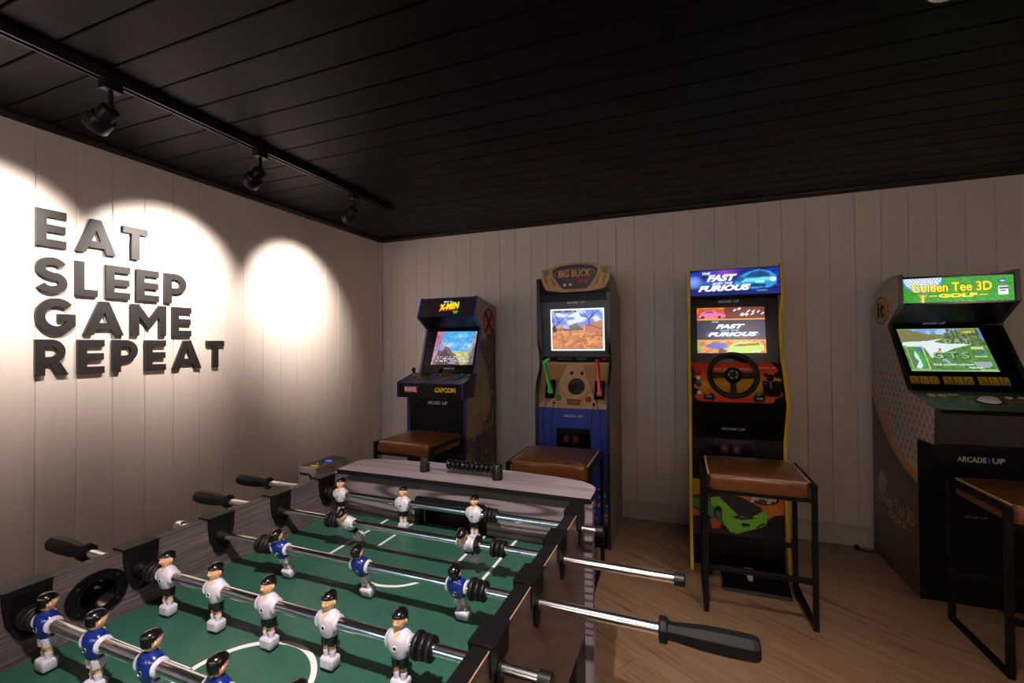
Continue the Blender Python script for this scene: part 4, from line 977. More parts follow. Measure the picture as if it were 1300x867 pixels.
mb = MB(); P.cyl(mb, -0.660, 0.149, [(0, 0.056), (0.004, 0.056), (0.006, 0.052), (0.003, 0.046), (0.003, 0.001)], 36); mb.build('speaker', 'black_matte', K2, world=True)
for xx in (-0.698, -0.628): mb = MB(); P.cyl(mb, xx, 0.242, [(0, 0.013), (0.002, 0.0125)], 16); mb.build('small_speaker', 'black_matte', K2, world=True)
button(P, -0.775, 0.066, 0.015, 'green', K2); button(P, -0.575, 0.064, 0.015, 'red', K2)
mb = MB(); P.prism(mb, [(-0.722, 0.062), (-0.620, 0.062), (-0.632, 0.022), (-0.710, 0.022)], 0, 0.001); pl_ = mb.build('name_plate', 'brown', dk, world=True)
P.text('START', -0.704, -0.638, 0.034, 0.050, 'gold', 'lettering', pl_, h=0.0014)
mb = MB(); P.prism(mb, [circ(-0.752, 0.014, 0.026, 0.011, 20), circ(-0.752, 0.014, 0.023, 0.0085, 20)], 0, 0.0008); mb.build('small_logo', 'red', dk, world=True)
for s_ in (-1, 1): # curved divider lines
    mb = MB(); P.prism(mb, strip([( -0.665+s_*(0.115-0.068*math.cos(a)), 0.005+0.115*math.sin(a)) for a in np.linspace(0.05, 1.5, 10)], 0.003), 0, 0.0008); mb.build('panel_line', 'brown', dk, world=True)
def gun(xb, eb, xt, et, mt, holster_x):
    label = 'light gun'
    mb = MB(); P.box(mb, holster_x-0.034, holster_x+0.034, 0.060, 0.190, 0.0, 0.016); hl = mb.build('holster', 'black_gloss', K2, world=True, bevel=0.006)
    a = P.pt(xb, eb, 0.030); b = P.pt(xt, et, 0.085); d_ = (b-a)
    g = MB()
    sd_ = Vector((0.0115 if xt > xb else 0.0115, 0, 0)); t_ = d_.normalized(); up_ = Vector((1, 0, 0)).cross(t_)
    if up_.y > 0: up_ = -up_
    def sec(q, hw, hh): return [q+Vector((1, 0, 0))*sx*hw+up_*sy*hh for sx, sy in ((-1, -1), (-0.6, 1), (0.6, 1), (1, -1))]
    g.rings([sec(a-t_*0.020, 0.012, 0.020), sec(a+t_*0.02, 0.014, 0.022), sec(a+d_*0.45, 0.0115, 0.015), sec(a+d_*0.8, 0.0115, 0.014), sec(b, 0.011, 0.013)])
    go = g.build('light_gun', mt, K2, world=True, bevel=0.002)
    q0 = b-t_*0.012
    if mt == 'gun_green': g2 = MB(); g2.bar(q0, q0+Vector((0.040, -0.01, 0.026)), 0.020, 0.020); g2.build('grip', mt, go, world=True, bevel=0.003)
    else: g2 = MB(); g2.bar(q0+t_*0.008, q0+t_*0.008+Vector((0.012, -0.030, 0.000)), 0.022, 0.026); g2.build('grip', mt, go, world=True, bevel=0.003)
    g3 = MB(); g3.lathe(a+up_*0.004-t_*0.006, up_, [(0, 0.019), (0.016, 0.019), (0.020, 0.014)], 16); g3.build('muzzle', mt, go, world=True)
    return a
ga = gun(-0.828, 0.112, -0.878, 0.300, 'gun_green', -0.835)
gr = gun(-0.497, 0.104, -0.520, 0.302, 'gun_red', -0.503)
lf, P, Ln = slab(K2, 'lower_front', xi0, xi1, (2.880, 0.0), (2.880, 0.885), 'cab_blue')
brandtext(P, -0.735, -0.608, 0.826, lf, size=0.017)
coin_door(P, -0.785, -0.560, 0.62, 0.755, K2)
mb = MB(); P.box(mb, xi0, xi1, 0, 0.14, 0, 0.004); mb.build('kick_plate', 'cab_black', lf, world=True)
ga_ = MB(); r_ = np.random.RandomState(3)
for k in range(90):
    x = -0.78+r_.rand()*0.33; e = 0.16+r_.rand()*0.22; s_ = 0.006+0.010*r_.rand(); a = r_.rand()*6
    P.prism(ga_, [(x+s_*math.cos(a), e+s_*math.sin(a)), (x+s_*0.5*math.cos(a+1.6), e+s_*0.5*math.sin(a+1.6)), (x-s_*math.cos(a), e-s_*math.sin(a)), (x+s_*0.5*math.cos(a-1.6), e+s_*0.5*math.sin(a-1.6))], 0, 0.0006)
ga_.build('gold_print', 'gold_text', lf, world=True, kind='stuff')
for xs, ys_, x2, nm in ((-0.828, 0.10, -0.852, 0), (-0.497, 0.09, -0.470, 1)):
    a = Plane((2.880, 0.885), (2.990, 1.185)).pt(xs, ys_, 0.045)
    pts = [a, a+Vector((-0.01, -0.03, -0.06)), Vector((x2-0.02, 2.845, 0.86)), Vector((x2-0.022, 2.850, 0.72)), Vector((x2, 2.855, 0.60)), Vector((x2-0.008, 2.85, 0.52)), Vector((x2+0.01, 2.855, 0.40)), Vector((x2+0.02, 2.86, 0.30))]
    MB().path(pts, 0.0028, 6).build('gun_cable', 'rubber', K2, world=True)
    x3 = xs+ (0.025 if nm == 0 else -0.040)
    pts = [Vector((x3, 2.885, 0.915)), Vector((x3, 2.866, 0.90)), Vector((x3-0.012, 2.855, 0.78)), Vector((x3-0.018, 2.86, 0.64)), Vector((x3-0.004, 2.86, 0.50)), Vector((x3+0.01, 2.862, 0.36))]
    MB().path(pts, 0.0022, 6).build('gun_cable', 'rubber', K2, world=True)
    MB().lathe(pts[0], (0, -1, 0.4), [(-0.004, 0.009), (0.006, 0.009), (0.010, 0.005)], 12).build('cable_grommet', 'rubber', K2, world=True)

# ---------------------------------------------------------------- 3. racing cabinet
X0, X1 = 0.036, 0.542
K3 = thing('arcade_cabinet', 'black racing arcade cabinet with yellow edges and a steering wheel', 'arcade machine', ((X0+X1)/2, 2.780, 0), 0, 'stand-up arcade cabinets')
prof = [(2.778, 0), (2.800, 0.14), (2.856, 0.42), (2.872, 0.74), (2.774, 0.965), (2.860, 1.120), (2.930, 1.250), (2.965, 1.40), (2.955, 1.47), (2.884, 1.580), (2.912, 1.758), (2.935, 1.760), (YBK, 1.700), (YBK, 0)]
sd = sides(K3, X0, X1, prof, 'grey_side', 'edge_yellow', front=(0, 11), th=0.014)
xi0, xi1 = X0+0.014, X1-0.014
bolts(sd[0], X0, [(3.0, 1.60), (3.05, 1.40), (3.0, 1.00), (2.95, 0.82), (3.05, 0.55), (3.0, 0.35), (3.0, 0.12), (3.35, 0.3), (3.35, 1.2)], -1)
slab(K3, 'top_panel', xi0, xi1, (2.915, 1.745), (YBK, 1.690), 'cab_black'); slab(K3, 'back_panel', xi0, xi1, (YBK-0.002, 0.02), (YBK-0.002, 1.69), 'cab_black')
mq, P, Ln = slab(K3, 'marquee', xi0, xi1, (2.892, 1.585), (2.915, 1.745), 'black_gloss')
pc = Pic(130, 40, (16, 34, 120)); st_ = vnoise(130, 40, 5, 26, 3)
pc.a = pc.a*(0.45+1.3*st_)[..., None]; pc.put(pc.rect(0.18, 0.62, 0.70, 1.0)*np.clip(1-abs(pc.x-0.40)/0.22, 0, 1), (150, 70, 190), 0.9); pc.put(pc.rect(0, 1, 0.0, 0.22)*1.0, (10, 24, 84), 0.5)
pc.put(np.clip(1-((pc.x-0.05)/0.12)**2-((pc.y-0.55)/0.3)**2, 0, 1), (150, 180, 250), 0.9); pc.put(np.clip(1-((pc.x-0.30)/0.30)**2-((pc.y-0.5)/0.25)**2, 0, 1), (60, 110, 225), 0.7)
pc.put(pc.poly([(0.50, 0.42), (0.56, 0.70), (0.66, 0.86), (0.78, 0.95), (0.90, 0.86), (0.97, 0.66), (0.97, 0.40), (0.90, 0.24), (0.72, 0.20), (0.58, 0.26)]), (40, 150, 205)); pc.put(pc.poly([(0.62, 0.66), (0.70, 0.84), (0.80, 0.90), (0.88, 0.80), (0.90, 0.66)]), (24, 70, 120))
pc.put(pc.poly([(0.56, 0.60), (0.94, 0.62), (0.96, 0.52), (0.60, 0.46)]), (110, 215, 240)); pc.put(pc.ell(0.93, 0.54, 0.035, 0.08), (230, 250, 255)); pc.put(pc.poly([(0.62, 0.40), (0.86, 0.38), (0.84, 0.26), (0.66, 0.28)]), (20, 60, 110)); pc.put(pc.rect(0.74, 0.84, 0.42, 0.50), (180, 240, 250)); pc.put(pc.ell(0.57, 0.60, 0.05, 0.09), (36, 60, 110), 0.8)
pc.grid('marquee_panel', P, xi0+0.003, xi1-0.003, 0.004, Ln-0.004, 'marquee', mq, h=0.0006)
x_ = lambda f: xi0+0.003+f*(xi1-xi0-0.006); e_ = lambda f: 0.004+f*(Ln-0.008)
P.text('THE', x_(.14), x_(.24), e_(.83), e_(.93), 'glow_white', 'lettering', mq, h=0.0014, bold=0.04, shear=0.3)
P.text('FAST', x_(.19), x_(.54), e_(.55), e_(.82), 'glow_white', 'lettering', mq, h=0.0014, bold=0.06, shear=0.35)
P.text('AND THE', x_(.25), x_(.49), e_(.42), e_(.51), 'glow_white', 'lettering', mq, h=0.0014, bold=0.03, shear=0.3)
P.text('FURIOUS', x_(.09), x_(.69), e_(.16), e_(.40), 'glow_white', 'lettering', mq, h=0.0014, bold=0.06, shear=0.35)
P.text('UNIVERSAL', x_(.75), x_(.87), e_(.10), e_(.15), 'glow_cyan', 'lettering', mq, h=0.0014)
slab(K3, 'monitor_hood', xi0, xi1, (2.985, 1.583), (2.894, 1.586), 'cab_black', h0=0.002)
bz, P, Ln = slab(K3, 'monitor_bezel', xi0, xi1, (2.955, 1.185), (2.982, 1.590), 'bezel_black')
e0_ = 0.015
brandtext(P, 0.210, 0.326, 0.351+e0_, bz, size=0.016)
pc = Pic(110, 76, (24, 34, 60)); y = pc.y
top = y > 0.74; pc.put(top, (190, 66, 24)); pc.put(top*np.clip(pc.n(16, 12, 4)*1.6-0.5, 0, 1), (250, 150, 40), 0.8); pc.put(top & (pc.x > 0.42), (84, 24, 34), 0.85)
r_ = np.random.RandomState(5)
for k in range(13):
    cx, cy = 0.50+0.50*r_.rand(), 0.79+0.18*r_.rand(); pc.put(pc.poly([(cx, cy), (cx+0.04, cy+0.045), (cx+0.055, cy+0.025), (cx+0.015, cy-0.02)]), (240, 232, 236))
pc.put(pc.poly([(0.02, 0.79), (0.06, 0.88), (0.14, 0.94), (0.26, 0.93), (0.34, 0.87), (0.44, 0.84), (0.44, 0.79), (0.30, 0.77), (0.08, 0.77)]), (226, 120, 176)); pc.put(pc.poly([(0.11, 0.88), (0.15, 0.92), (0.24, 0.915), (0.27, 0.88)]), (120, 60, 120)); pc.put(pc.ell(0.09, 0.79, 0.025, 0.03) | pc.ell(0.34, 0.79, 0.025, 0.03), (60, 20, 40))
pc.put(pc.rect(0, 1, 0.73, 0.755) | pc.rect(0, 1, 0.265, 0.285), (232, 170, 60)); mid = pc.rect(0, 1, 0.285, 0.73); pc.put(mid, (40, 46, 72)); pc.put(mid*np.clip(1-abs(y-0.42)/0.07, 0, 1)*pc.rect(0.14, 0.92, 0, 1), (60, 120, 230), 0.7)
bot = y < 0.265; pc.put(bot, (214, 96, 40)); pc.put(bot*np.clip(pc.n(20, 30, 7)*2-0.7, 0, 1), (250, 196, 120), 0.8); pc.put(pc.rect(0, 0.06, 0, 0.265), (120, 170, 110), 0.7)
pc.put(pc.poly([(0.10, 0.14), (0.20, 0.22), (0.42, 0.22), (0.46, 0.12), (0.3, 0.08)]), (60, 96, 210), 0.85); pc.put(pc.poly([(0.44, 0.03), (0.48, 0.16), (0.56, 0.22), (0.74, 0.25), (0.92, 0.23), (0.97, 0.16), (0.97, 0.04), (0.8, 0.0), (0.5, 0.0)]), (178, 226, 84)); pc.put(pc.poly([(0.52, 0.14), (0.60, 0.19), (0.90, 0.22), (0.92, 0.17), (0.70, 0.15)]), (150, 50, 40)); pc.put(pc.ell(0.37, 0.04, 0.055, 0.07), (120, 24, 40)); pc.put(pc.rect(0.79, 0.91, 0.02, 0.05), (240, 250, 230))
pc.grid('screen', P, 0, 0, 0, 0, 'screen', K3, h=0.0012, quad=[(0.0905, 0.047+e0_), (0.4625, 0.047+e0_), (0.4570, 0.321+e0_), (0.0895, 0.324+e0_)])
x_ = lambda f: 0.09+f*0.371; e_ = lambda f: 0.062+f*0.276
P.text('THE', x_(.22), x_(.33), e_(.665), e_(.70), 'glow_cyan', 'lettering', bz, h=0.0022, bold=0.03, shear=0.3)
P.text('FAST', x_(.28), x_(.71), e_(.53), e_(.63), 'glow_white', 'lettering', bz, h=0.0022, bold=0.06, shear=0.35)
P.text('AND THE', x_(.34), x_(.62), e_(.475), e_(.51), 'glow_cyan', 'lettering', bz, h=0.0022, bold=0.02, shear=0.3)
P.text('FURIOUS', x_(.16), x_(.89), e_(.36), e_(.455), 'glow_white', 'lettering', bz, h=0.0022, bold=0.06, shear=0.35)
P.text('PRESS START', x_(.40), x_(.62), e_(.07), e_(.11), 'glow_cyan', 'lettering', bz, h=0.0022, bold=0.03)
dk, P, Ln = slab(K3, 'control_panel', xi0, xi1, (2.785, 0.972), (2.920, 1.190), 'cab_black')
Ln_ = 0.246
pd = Pic(96, 48, (196, 60, 26)); g_ = np.clip(1-abs(pd.y-0.45)*2.6, 0, 1); pd.put(g_, (222, 160, 40), 0.95); pd.put(g_*pd.rect(0.25, 0.72, 0.15, 0.62), (206, 170, 40), 0.6)
bk = pd.poly([(0, 1), (0.05, 0.72), (0.03, 0.62), (0.08, 0.55), (0.02, 0.36), (0.09, 0.28), (0.03, 0.1), (0.10, 0), (0, 0)]) | pd.poly([(1, 1), (0.90, 1), (0.97, 0.82), (0.88, 0.66), (0.99, 0.6), (0.96, 0.5), (0.93, 0.36), (0.99, 0.2), (0.90, 0.10), (0.86, 0), (1, 0)]) | pd.rect(0.78, 0.955, 0.16, 0.54)
pd.put(bk, (16, 14, 16)); pd.put(pd.poly([(0.13, 0.10), (0.16, 0.22), (0.24, 0.20), (0.27, 0.10), (0.24, 0.03), (0.15, 0.04)]) | pd.poly([(0.66, 0.10), (0.69, 0.20), (0.78, 0.20), (0.80, 0.10), (0.77, 0.02), (0.68, 0.03)]), (16, 14, 16))
pd.grid('panel_artwork', P, xi0+0.001, xi1-0.001, 0.001, Ln-0.001, 'print', dk, h=0.0006)
P.text('FAST AND FURIOUS', 0.160, 0.392, 0.206, 0.220, 'white', 'lettering', dk, h=0.0012, bold=0.01, shear=0.3)
brandtext(P, 0.410, 0.500, 0.218, dk, h=0.0012, size=0.010)
P.text('NOISE', 0.128, 0.158, 0.028, 0.040, 'white', 'lettering', dk, h=0.0012, bold=0.03)
P.text('START', 0.388, 0.418, 0.020, 0.032, 'white', 'lettering', dk, h=0.0012, bold=0.03)
for x, e, c_ in ((0.090, 0.190, 'red'), (0.091, 0.150, 'white'), (0.092, 0.110, 'blue'), (0.094, 0.054, 'white'), (0.139, 0.054, 'orange'), (0.398, 0.052, 'green')): button(P, x, e, 0.0135, c_, K3)
mb = MB(); P.cyl(mb, 0.445, 0.178, [(0, 0.012), (0.002, 0.0115)], 16); mb.build('port', 'black_matte', dk, world=True)
mb = MB(); P.box(mb, 0.430, 0.508, 0.040, 0.125, 0, 0.006); shf = mb.build('gear_shifter', 'black_plastic', K3, world=True, bevel=0.003)
for dx, de in ((0.436, 0.047), (0.502, 0.047), (0.436, 0.118), (0.502, 0.118)):
    mb = MB(); P.box(mb, dx-0.005, dx+0.005, de-0.0015, de+0.0015, 0.006, 0.0066); mb.build('marking', 'yellow', shf, world=True)
mb = MB(); mb.tube(P.pt(0.462, 0.090, 0.004), P.pt(0.455, 0.128, 0.052), 0.006, 12); mb.build('shaft', 'steel', shf, world=True)
mb = MB(); mb.ell(P.pt(0.455, 0.130, 0.056), (0.019, 0.019, 0.019), 20, 14); mb.build('knob', 'black_gloss', shf, world=True)
# wheel
wc = P.pt(0.2705, 0.142, 0.060); wn = (P.n+Vector((0, 0, -0.25))).normalized(); wx = Vector((1, 0, 0)); wy = wn.cross(wx)
WR = 0.122
mb = MB(); R = []
for i in range(49):
    a = 2*PI*i/48; c_ = wc+(wx*math.cos(a)+wy*math.sin(a))*WR; rd = (wx*math.cos(a)+wy*math.sin(a))
    R.append([c_+rd*math.cos(t_)*0.0145+wn*math.sin(t_)*0.0145 for t_ in np.linspace(0, 2*PI, 12, endpoint=False)])
mb.rings(R, False, False); wh = mb.build('steering_wheel', 'rubber', K3, world=True, ang=60)
for a in (180, 0, 270):
    d_ = wx*math.cos(math.radians(a))+wy*math.sin(math.radians(a)); pp = wx*-math.sin(math.radians(a))+wy*math.cos(math.radians(a))
    mb = MB(); mb.rings([[wc+d_*k+pp*s1*wd+wn*(s2*0.004-0.006) for s1, s2 in ((-1, -1), (1, -1), (1, 1), (-1, 1))] for k, wd in ((0.02, 0.020), (0.06, 0.015), (WR, 0.019))]); mb.build('spoke', 'black_plastic', wh, world=True, bevel=0.001)
mb = MB(); mb.lathe(wc-wn*0.012, wn, [(0, 0.046), (0.010, 0.046), (0.014, 0.042)], 32); mb.build('hub', 'black_gloss', wh, world=True)
mb = MB(); mb.lathe(wc+wn*0.001, wn, [(0, 0.030), (0.006, 0.030), (0.009, 0.026)], 32); mb.build('hub_badge', 'black_plastic', wh, world=True)
for k in range(5):
    a0 = k*72+10; mb = MB(); mb.prism(strip(arc(0, 0, 0.022, 0.022, a0, a0+44, 6), 0.0035), lambda a, b, h: wc+wx*a+wy*b+wn*h, 0.010, 0.0108); mb.build('badge_mark', 'white', wh, world=True)
mb = MB(); mb.tube(P.pt(0.2705, 0.142, -0.002), wc-wn*0.01, 0.022, 20); mb.build('steering_column', 'black_plastic', K3, world=True)
for x, e in ((0.058, 0.20), (0.060, 0.02), (0.512, 0.198), (0.524, 0.03)):
    mb = MB(); P.cyl(mb, x, e, [(0, 0.0035), (0.0014, 0.003)], 8); mb.build('bolt', 'steel', dk, world=True)
slab(K3, 'panel_underside', xi0, xi1, (2.885, 0.745), (2.785, 0.970), 'cab_black', h0=0.001)
lf, P, Ln = slab(K3, 'lower_front', xi0, xi1, (2.870, 0.0), (2.882, 0.76), 'cab_black')
brandtext(Plane((2.885, 0.745), (2.785, 0.970)), 0.212, 0.335, 0.065, lf, h=0.003, size=0.016)
coin_door(P, 0.163, 0.385, 0.640, 0.745, K3)
fa = Pic(110, 96, (12, 11, 13))
fa.put(fa.poly([(0, 1), (0.10, 1), (0.13, 0.88), (0.10, 0.83), (0.12, 0.74), (0, 0.70)]), (206, 158, 30)); fa.put(fa.poly([(0, 0.72), (0.3, 0.70), (0.2, 0.60), (0, 0.62)]), (30, 60, 110)); fa.put(fa.poly([(0, 0.46), (0.07, 0.44), (0.10, 0.36), (0.0, 0.33)]) | fa.poly([(0.20, 0.30), (0.27, 0.40), (0.34, 0.28), (0.30, 0.16), (0.22, 0.14)]), (204, 92, 36))
fa.put(fa.poly([(0.52, 0.80), (0.50, 0.70), (0.62, 0.60), (0.80, 0.52), (0.84, 0.42), (0.90, 0.48), (1, 0.52), (1, 0.86), (0.7, 0.84)]), (206, 110, 34)); fa.put(fa.poly([(0.42, 0.80), (0.52, 0.66), (0.60, 0.74), (0.6, 0.82)]), (214, 160, 44))
# car
fa.put(fa.poly([(0, 0.64), (0.12, 0.66), (0.22, 0.60), (0.34, 0.36), (0.40, 0.24), (0.36, 0.22), (0.2, 0.36), (0.0, 0.52)]), (64, 140, 40))
fa.put(fa.poly([(0.20, 0.68), (0.30, 0.72), (0.40, 0.58), (0.50, 0.44), (0.66, 0.42), (0.80, 0.56), (0.83, 0.48), (0.82, 0.34), (0.76, 0.26), (0.62, 0.18), (0.50, 0.10), (0.42, 0.12), (0.36, 0.24), (0.32, 0.42), (0.22, 0.56)]), (124, 212, 56))
fa.put(fa.poly([(0.26, 0.76), (0.34, 0.82), (0.56, 0.74), (0.76, 0.60), (0.78, 0.54), (0.62, 0.46), (0.50, 0.48), (0.40, 0.62)]), (14, 15, 20)); fa.put(fa.poly([(0.44, 0.38), (0.52, 0.44), (0.66, 0.43), (0.70, 0.40), (0.56, 0.35)]), (18, 26, 40)); fa.put(fa.ell(0.56, 0.40, 0.05, 0.012), (110, 150, 170), 0.8)
fa.put(fa.poly([(0.54, 0.30), (0.56, 0.24), (0.63, 0.25), (0.64, 0.30)]), (12, 20, 12)); fa.put(fa.poly([(0.70, 0.26), (0.80, 0.36), (0.80, 0.33), (0.72, 0.23)]), (30, 70, 20)); fa.put(fa.ell(0.29, 0.44, 0.050, 0.115), (12, 12, 14)); fa.put(fa.ell(0.295, 0.43, 0.034, 0.085) & (fa.n(14, 12, 3) > 0.5), (110, 112, 120)); fa.put(fa.poly([(0.3, 0.72), (0.5, 0.68), (0.6, 0.60), (0.45, 0.6)]), (30, 30, 40), 0.6)
fa.put(fa.ell(0.80, 0.745, 0.165, 0.115), (206, 110, 34)); fa.put(fa.ell(0.80, 0.745, 0.150, 0.098), (20, 12, 12))
fa.grid('front_artwork', P, xi0+0.002, xi1-0.002, 0.17, 0.50, 'print', lf, h=0.0006)
P.text('F&F', 0.352, 0.496, 0.388, 0.436, 'brown', 'lettering', lf, h=0.0010, bold=0.16, shear=0.15)
P.text('F&F', 0.357, 0.491, 0.393, 0.431, 'white', 'lettering', lf, h=0.0018, bold=0.08, shear=0.15)
mb = MB(); mb.prism([(2.600, 0), (2.607, 0.018), (2.868, 0.085), (2.868, 0)], lambda a, b, h: (h, a, b), 0.193, 0.510); pb = mb.build('pedal_unit', 'cab_black', K3, world=True, bevel=0.002)
PP = Plane((2.607, 0.018), (2.868, 0.085)); 
mb = MB(); mb.prism([(0.300, 0.115), (0.345, 0.115), (0.338, 0.048), (0.318, 0.048)], lambda a, b, h: PP.pt(a, b, h+b*0.35), 0.002, 0.006); mb.build('pedal', mat('grey_steel_pedal', srgb(180, 176, 176), 0.4, 0.6), pb, world=True)
mb = MB(); PP.box(mb, 0.355, 0.42, 0.07, 0.125, 0, 0.012); mb.build('pedal_frame', 'black_gloss', pb, world=True)

# ---------------------------------------------------------------- 4. golf cabinet
X0, X1 = 1.120, 1.618
K4 = thing('arcade_cabinet', 'white sided golf arcade cabinet with green marquee and trackball', 'arcade machine', ((X0+X1)/2, 2.85, 0), 0, 'stand-up arcade cabinets')
prof = [(2.700, 0.812), (2.690, 0.985), (2.958, 1.052), (3.184, 1.392), (3.184, 1.404), (3.040, 1.512), (3.050, 1.672), (3.121, 1.676), (3.26, 1.655), (3.36, 1.600), (3.42, 1.510), (YBK, 1.36), (YBK, 0), (2.870, 0), (2.870, 0.812)]
sd = sides(K4, X0, X1, prof, 'grey_side', 'edge_black', front=(0, 6))
xi0, xi1 = X0+0.018, X1-0.018
slab(K4, 'top_panel', xi0, xi1, (3.055, 1.655), (3.25, 1.640), 'cab_black'); slab(K4, 'back_panel', xi0, xi1, (YBK-0.02, 0.02), (YBK-0.02, 1.45), 'cab_black'); slab(K4, 'back_panel', xi0, xi1, (3.25, 1.640), (YBK-0.02, 1.45), 'cab_black')
mq, P, Ln = slab(K4, 'marquee', xi0, xi1, (3.044, 1.506), (3.052, 1.660), 'black_gloss')
pc = Pic(140, 44, (24, 150, 30)); nz = np.random.RandomState(1).rand(44, 140); pc.a *= (0.55+0.75*nz)[..., None]
pc.put(pc.ell(0.185, 1.02, 0.190, 0.64), (214, 228, 250))
for i in range(12):
    for j in range(7):
        cx, cy = 0.02+i*0.032+(j % 2)*0.016, 0.45+j*0.085
        if ((cx-0.185)/0.175)**2+((cy-1.02)/0.58)**2 < 1: pc.put(pc.ell(cx, cy, 0.010, 0.028), (96, 150, 232))
pc.put(pc.ell(0.185, 1.02, 0.190, 0.64) & ~pc.ell(0.185, 1.06, 0.180, 0.60), (70, 130, 240))
pc.put(pc.poly([(0.135, 0.32), (0.235, 0.32), (0.215, 0.24), (0.200, 0.16), (0.205, 0.0), (0.165, 0.0), (0.170, 0.16), (0.155, 0.24)]), (216, 150, 20)); pc.put(pc.rect(0.18, 0.195, 0.0, 0.3), (255, 220, 110)); pc.put(pc.rect(0.875, 0.93, 0.70, 0.86), (20, 60, 200)); pc.put(pc.rect(0.885, 0.92, 0.76, 0.80), (230, 240, 255))
pc.put(pc.rect(0.865, 0.95, 0.22, 0.56), (225, 232, 240)); pc.put(pc.rect(0.868, 0.947, 0.46, 0.53), (24, 40, 70)); pc.put(pc.rect(0.885, 0.93, 0.36, 0.41), (40, 60, 110))
pc.grid('marquee_panel', P, xi0+0.002, xi1-0.004, 0.010, Ln-0.012, 'marquee', mq, h=0.0006)
x_ = lambda f: xi0+0.002+f*(xi1-xi0-0.006); e_ = lambda f: 0.010+f*(Ln-0.022)
P.text('Golden Tee 3D', x_(.075), x_(.815), e_(.40), e_(.80), 'red', 'lettering', mq, h=0.0012, bold=0.06)
P.text('Golden Tee 3D', x_(.080), x_(.810), e_(.42), e_(.79), 'glow_yellow', 'lettering', mq, h=0.0022, bold=0.02)
P.text('GOLF', x_(.33), x_(.68), e_(.18), e_(.34), 'glow_yellow', 'lettering', mq, h=0.0012, bold=0.06)
for a_, b_ in ((.245, .315), (.70, .77)):
    mb = MB(); P.box(mb, x_(a_), x_(b_), e_(.245), e_(.275), 0.0008, 0.0014); mb.build('dash', 'glow_yellow', mq, world=True)
slab(K4, 'speaker_panel', xi0, xi1, (3.183, 1.400), (3.044, 1.508), 'cab_black', h0=0.0)
bz, P, Ln = slab(K4, 'monitor_bezel', xi0, xi1, (2.960, 1.048), (3.183, 1.392), 'bezel_black')
brandtext(Plane((3.183, 1.400), (3.044, 1.508)), 1.272, 1.372, 0.006, bz, h=0.001, size=0.016)
pc = Pic(120, 84, (92, 140, 74)); y = pc.y; pc.a *= (0.75+0.45*pc.n(50, 40, 2))[..., None]
pc.put(y > 0.72, (122, 138, 92), 0.8); pc.put(pc.poly([(0.12, 1), (0.30, 0.90), (0.55, 0.86), (0.78, 1)]), (110, 160, 226)); pc.put((pc.n(16, 10, 8) > 0.5) & (y > 0.86) & (pc.x < 0.6) & (pc.x > 0.2), (186, 206, 236), 0.8)
pc.put(pc.poly([(0, 0.98), (0.18, 0.95), (0.36, 0.84), (0.48, 0.80), (0.48, 0.72), (0, 0.70)]) & (pc.n(60, 44, 3) > 0.25), (128, 116, 74))
for cx in (0.60, 0.66, 0.71, 0.79, 0.85, 0.93): pc.put(pc.rect(cx, cx+0.018, 0.62, 1.0), (96, 84, 62)); 
pc.put((y > 0.60) & (pc.x > 0.55) & (pc.n(26, 24, 5) > 0.62), (70, 92, 60)); pc.put(pc.rect(0.97, 1, 0.7, 1), (110, 120, 210), 0.8)
pc.put(pc.poly([(0.02, 0.68), (0.30, 0.70), (0.52, 0.76), (0.40, 0.68), (0.50, 0.64), (0.84, 0.62), (0.60, 0.52), (0.30, 0.30), (0.26, 0.54), (0.0, 0.60)]), (222, 232, 234)); pc.put(pc.poly([(0.84, 0.62), (0.88, 0.60), (0.80, 0.58)]), (20, 84, 70))
pc.put(pc.rect(0.03, 0.24, 0.04, 0.58), (196, 206, 130)); pc.put(pc.rect(0.045, 0.225, 0.05, 0.555), (88, 132, 80)); pc.put(pc.poly([(0.15, 0.55), (0.225, 0.55), (0.225, 0.44), (0.19, 0.46)]), (70, 100, 210)); pc.put(pc.poly([(0.08, 0.53), (0.12, 0.46), (0.10, 0.34), (0.13, 0.22), (0.07, 0.07), (0.13, 0.06), (0.17, 0.14), (0.15, 0.30), (0.15, 0.42)]), (216, 226, 240)); pc.put(pc.poly([(0.09, 0.54), (0.18, 0.44), (0.21, 0.30), (0.20, 0.08), (0.155, 0.08), (0.16, 0.30), (0.13, 0.44)]), (60, 180, 70))
pc.put(pc.poly([(0.40, 0.36), (0.43, 0.36), (0.50, 0.18), (0.47, 0.17), (0.44, 0.26), (0.42, 0.22)]), (160, 184, 220)); pc.put(pc.ell(0.42, 0.42, 0.028, 0.060), (214, 196, 60)); pc.put(pc.ell(0.435, 0.50, 0.014, 0.022), (90, 50, 30))
pc.put(pc.rect(0.80, 0.94, 0.50, 0.56) | pc.rect(0.80, 0.94, 0.32, 0.345), (206, 206, 140)); pc.put(pc.ell(0.87, 0.42, 0.05, 0.06) & (pc.n(24, 20, 4) > 0.45), (70, 110, 210)); pc.put(pc.ell(0.86, 0.17, 0.10, 0.09) & (y < 0.22), (156, 170, 176)); pc.put(pc.rect(0.80, 0.98, 0.02, 0.05), (200, 200, 120)); pc.put(pc.rect(0, 1, 0.0, 0.02) | pc.rect(0, 1, 0.985, 1), (140, 190, 130))
pc.grid('screen', P, 0, 0, 0, 0, 'screen', K4, h=0.0012, quad=[(1.163, 0.118), (1.524, 0.118), (1.513, 0.391), (1.153, 0.392)])
x_ = lambda f: 1.158+f*0.358; e_ = lambda f: 0.118+f*0.274
P.text('O R T', x_(.52), x_(.82), e_(.65), e_(.74), 'glow_pale', 'lettering', bz, h=0.0022, bold=0.03)
P.text('C T S', x_(.34), x_(.76), e_(.27), e_(.42), 'glow_darkgreen', 'lettering', bz, h=0.0020, bold=0.05)
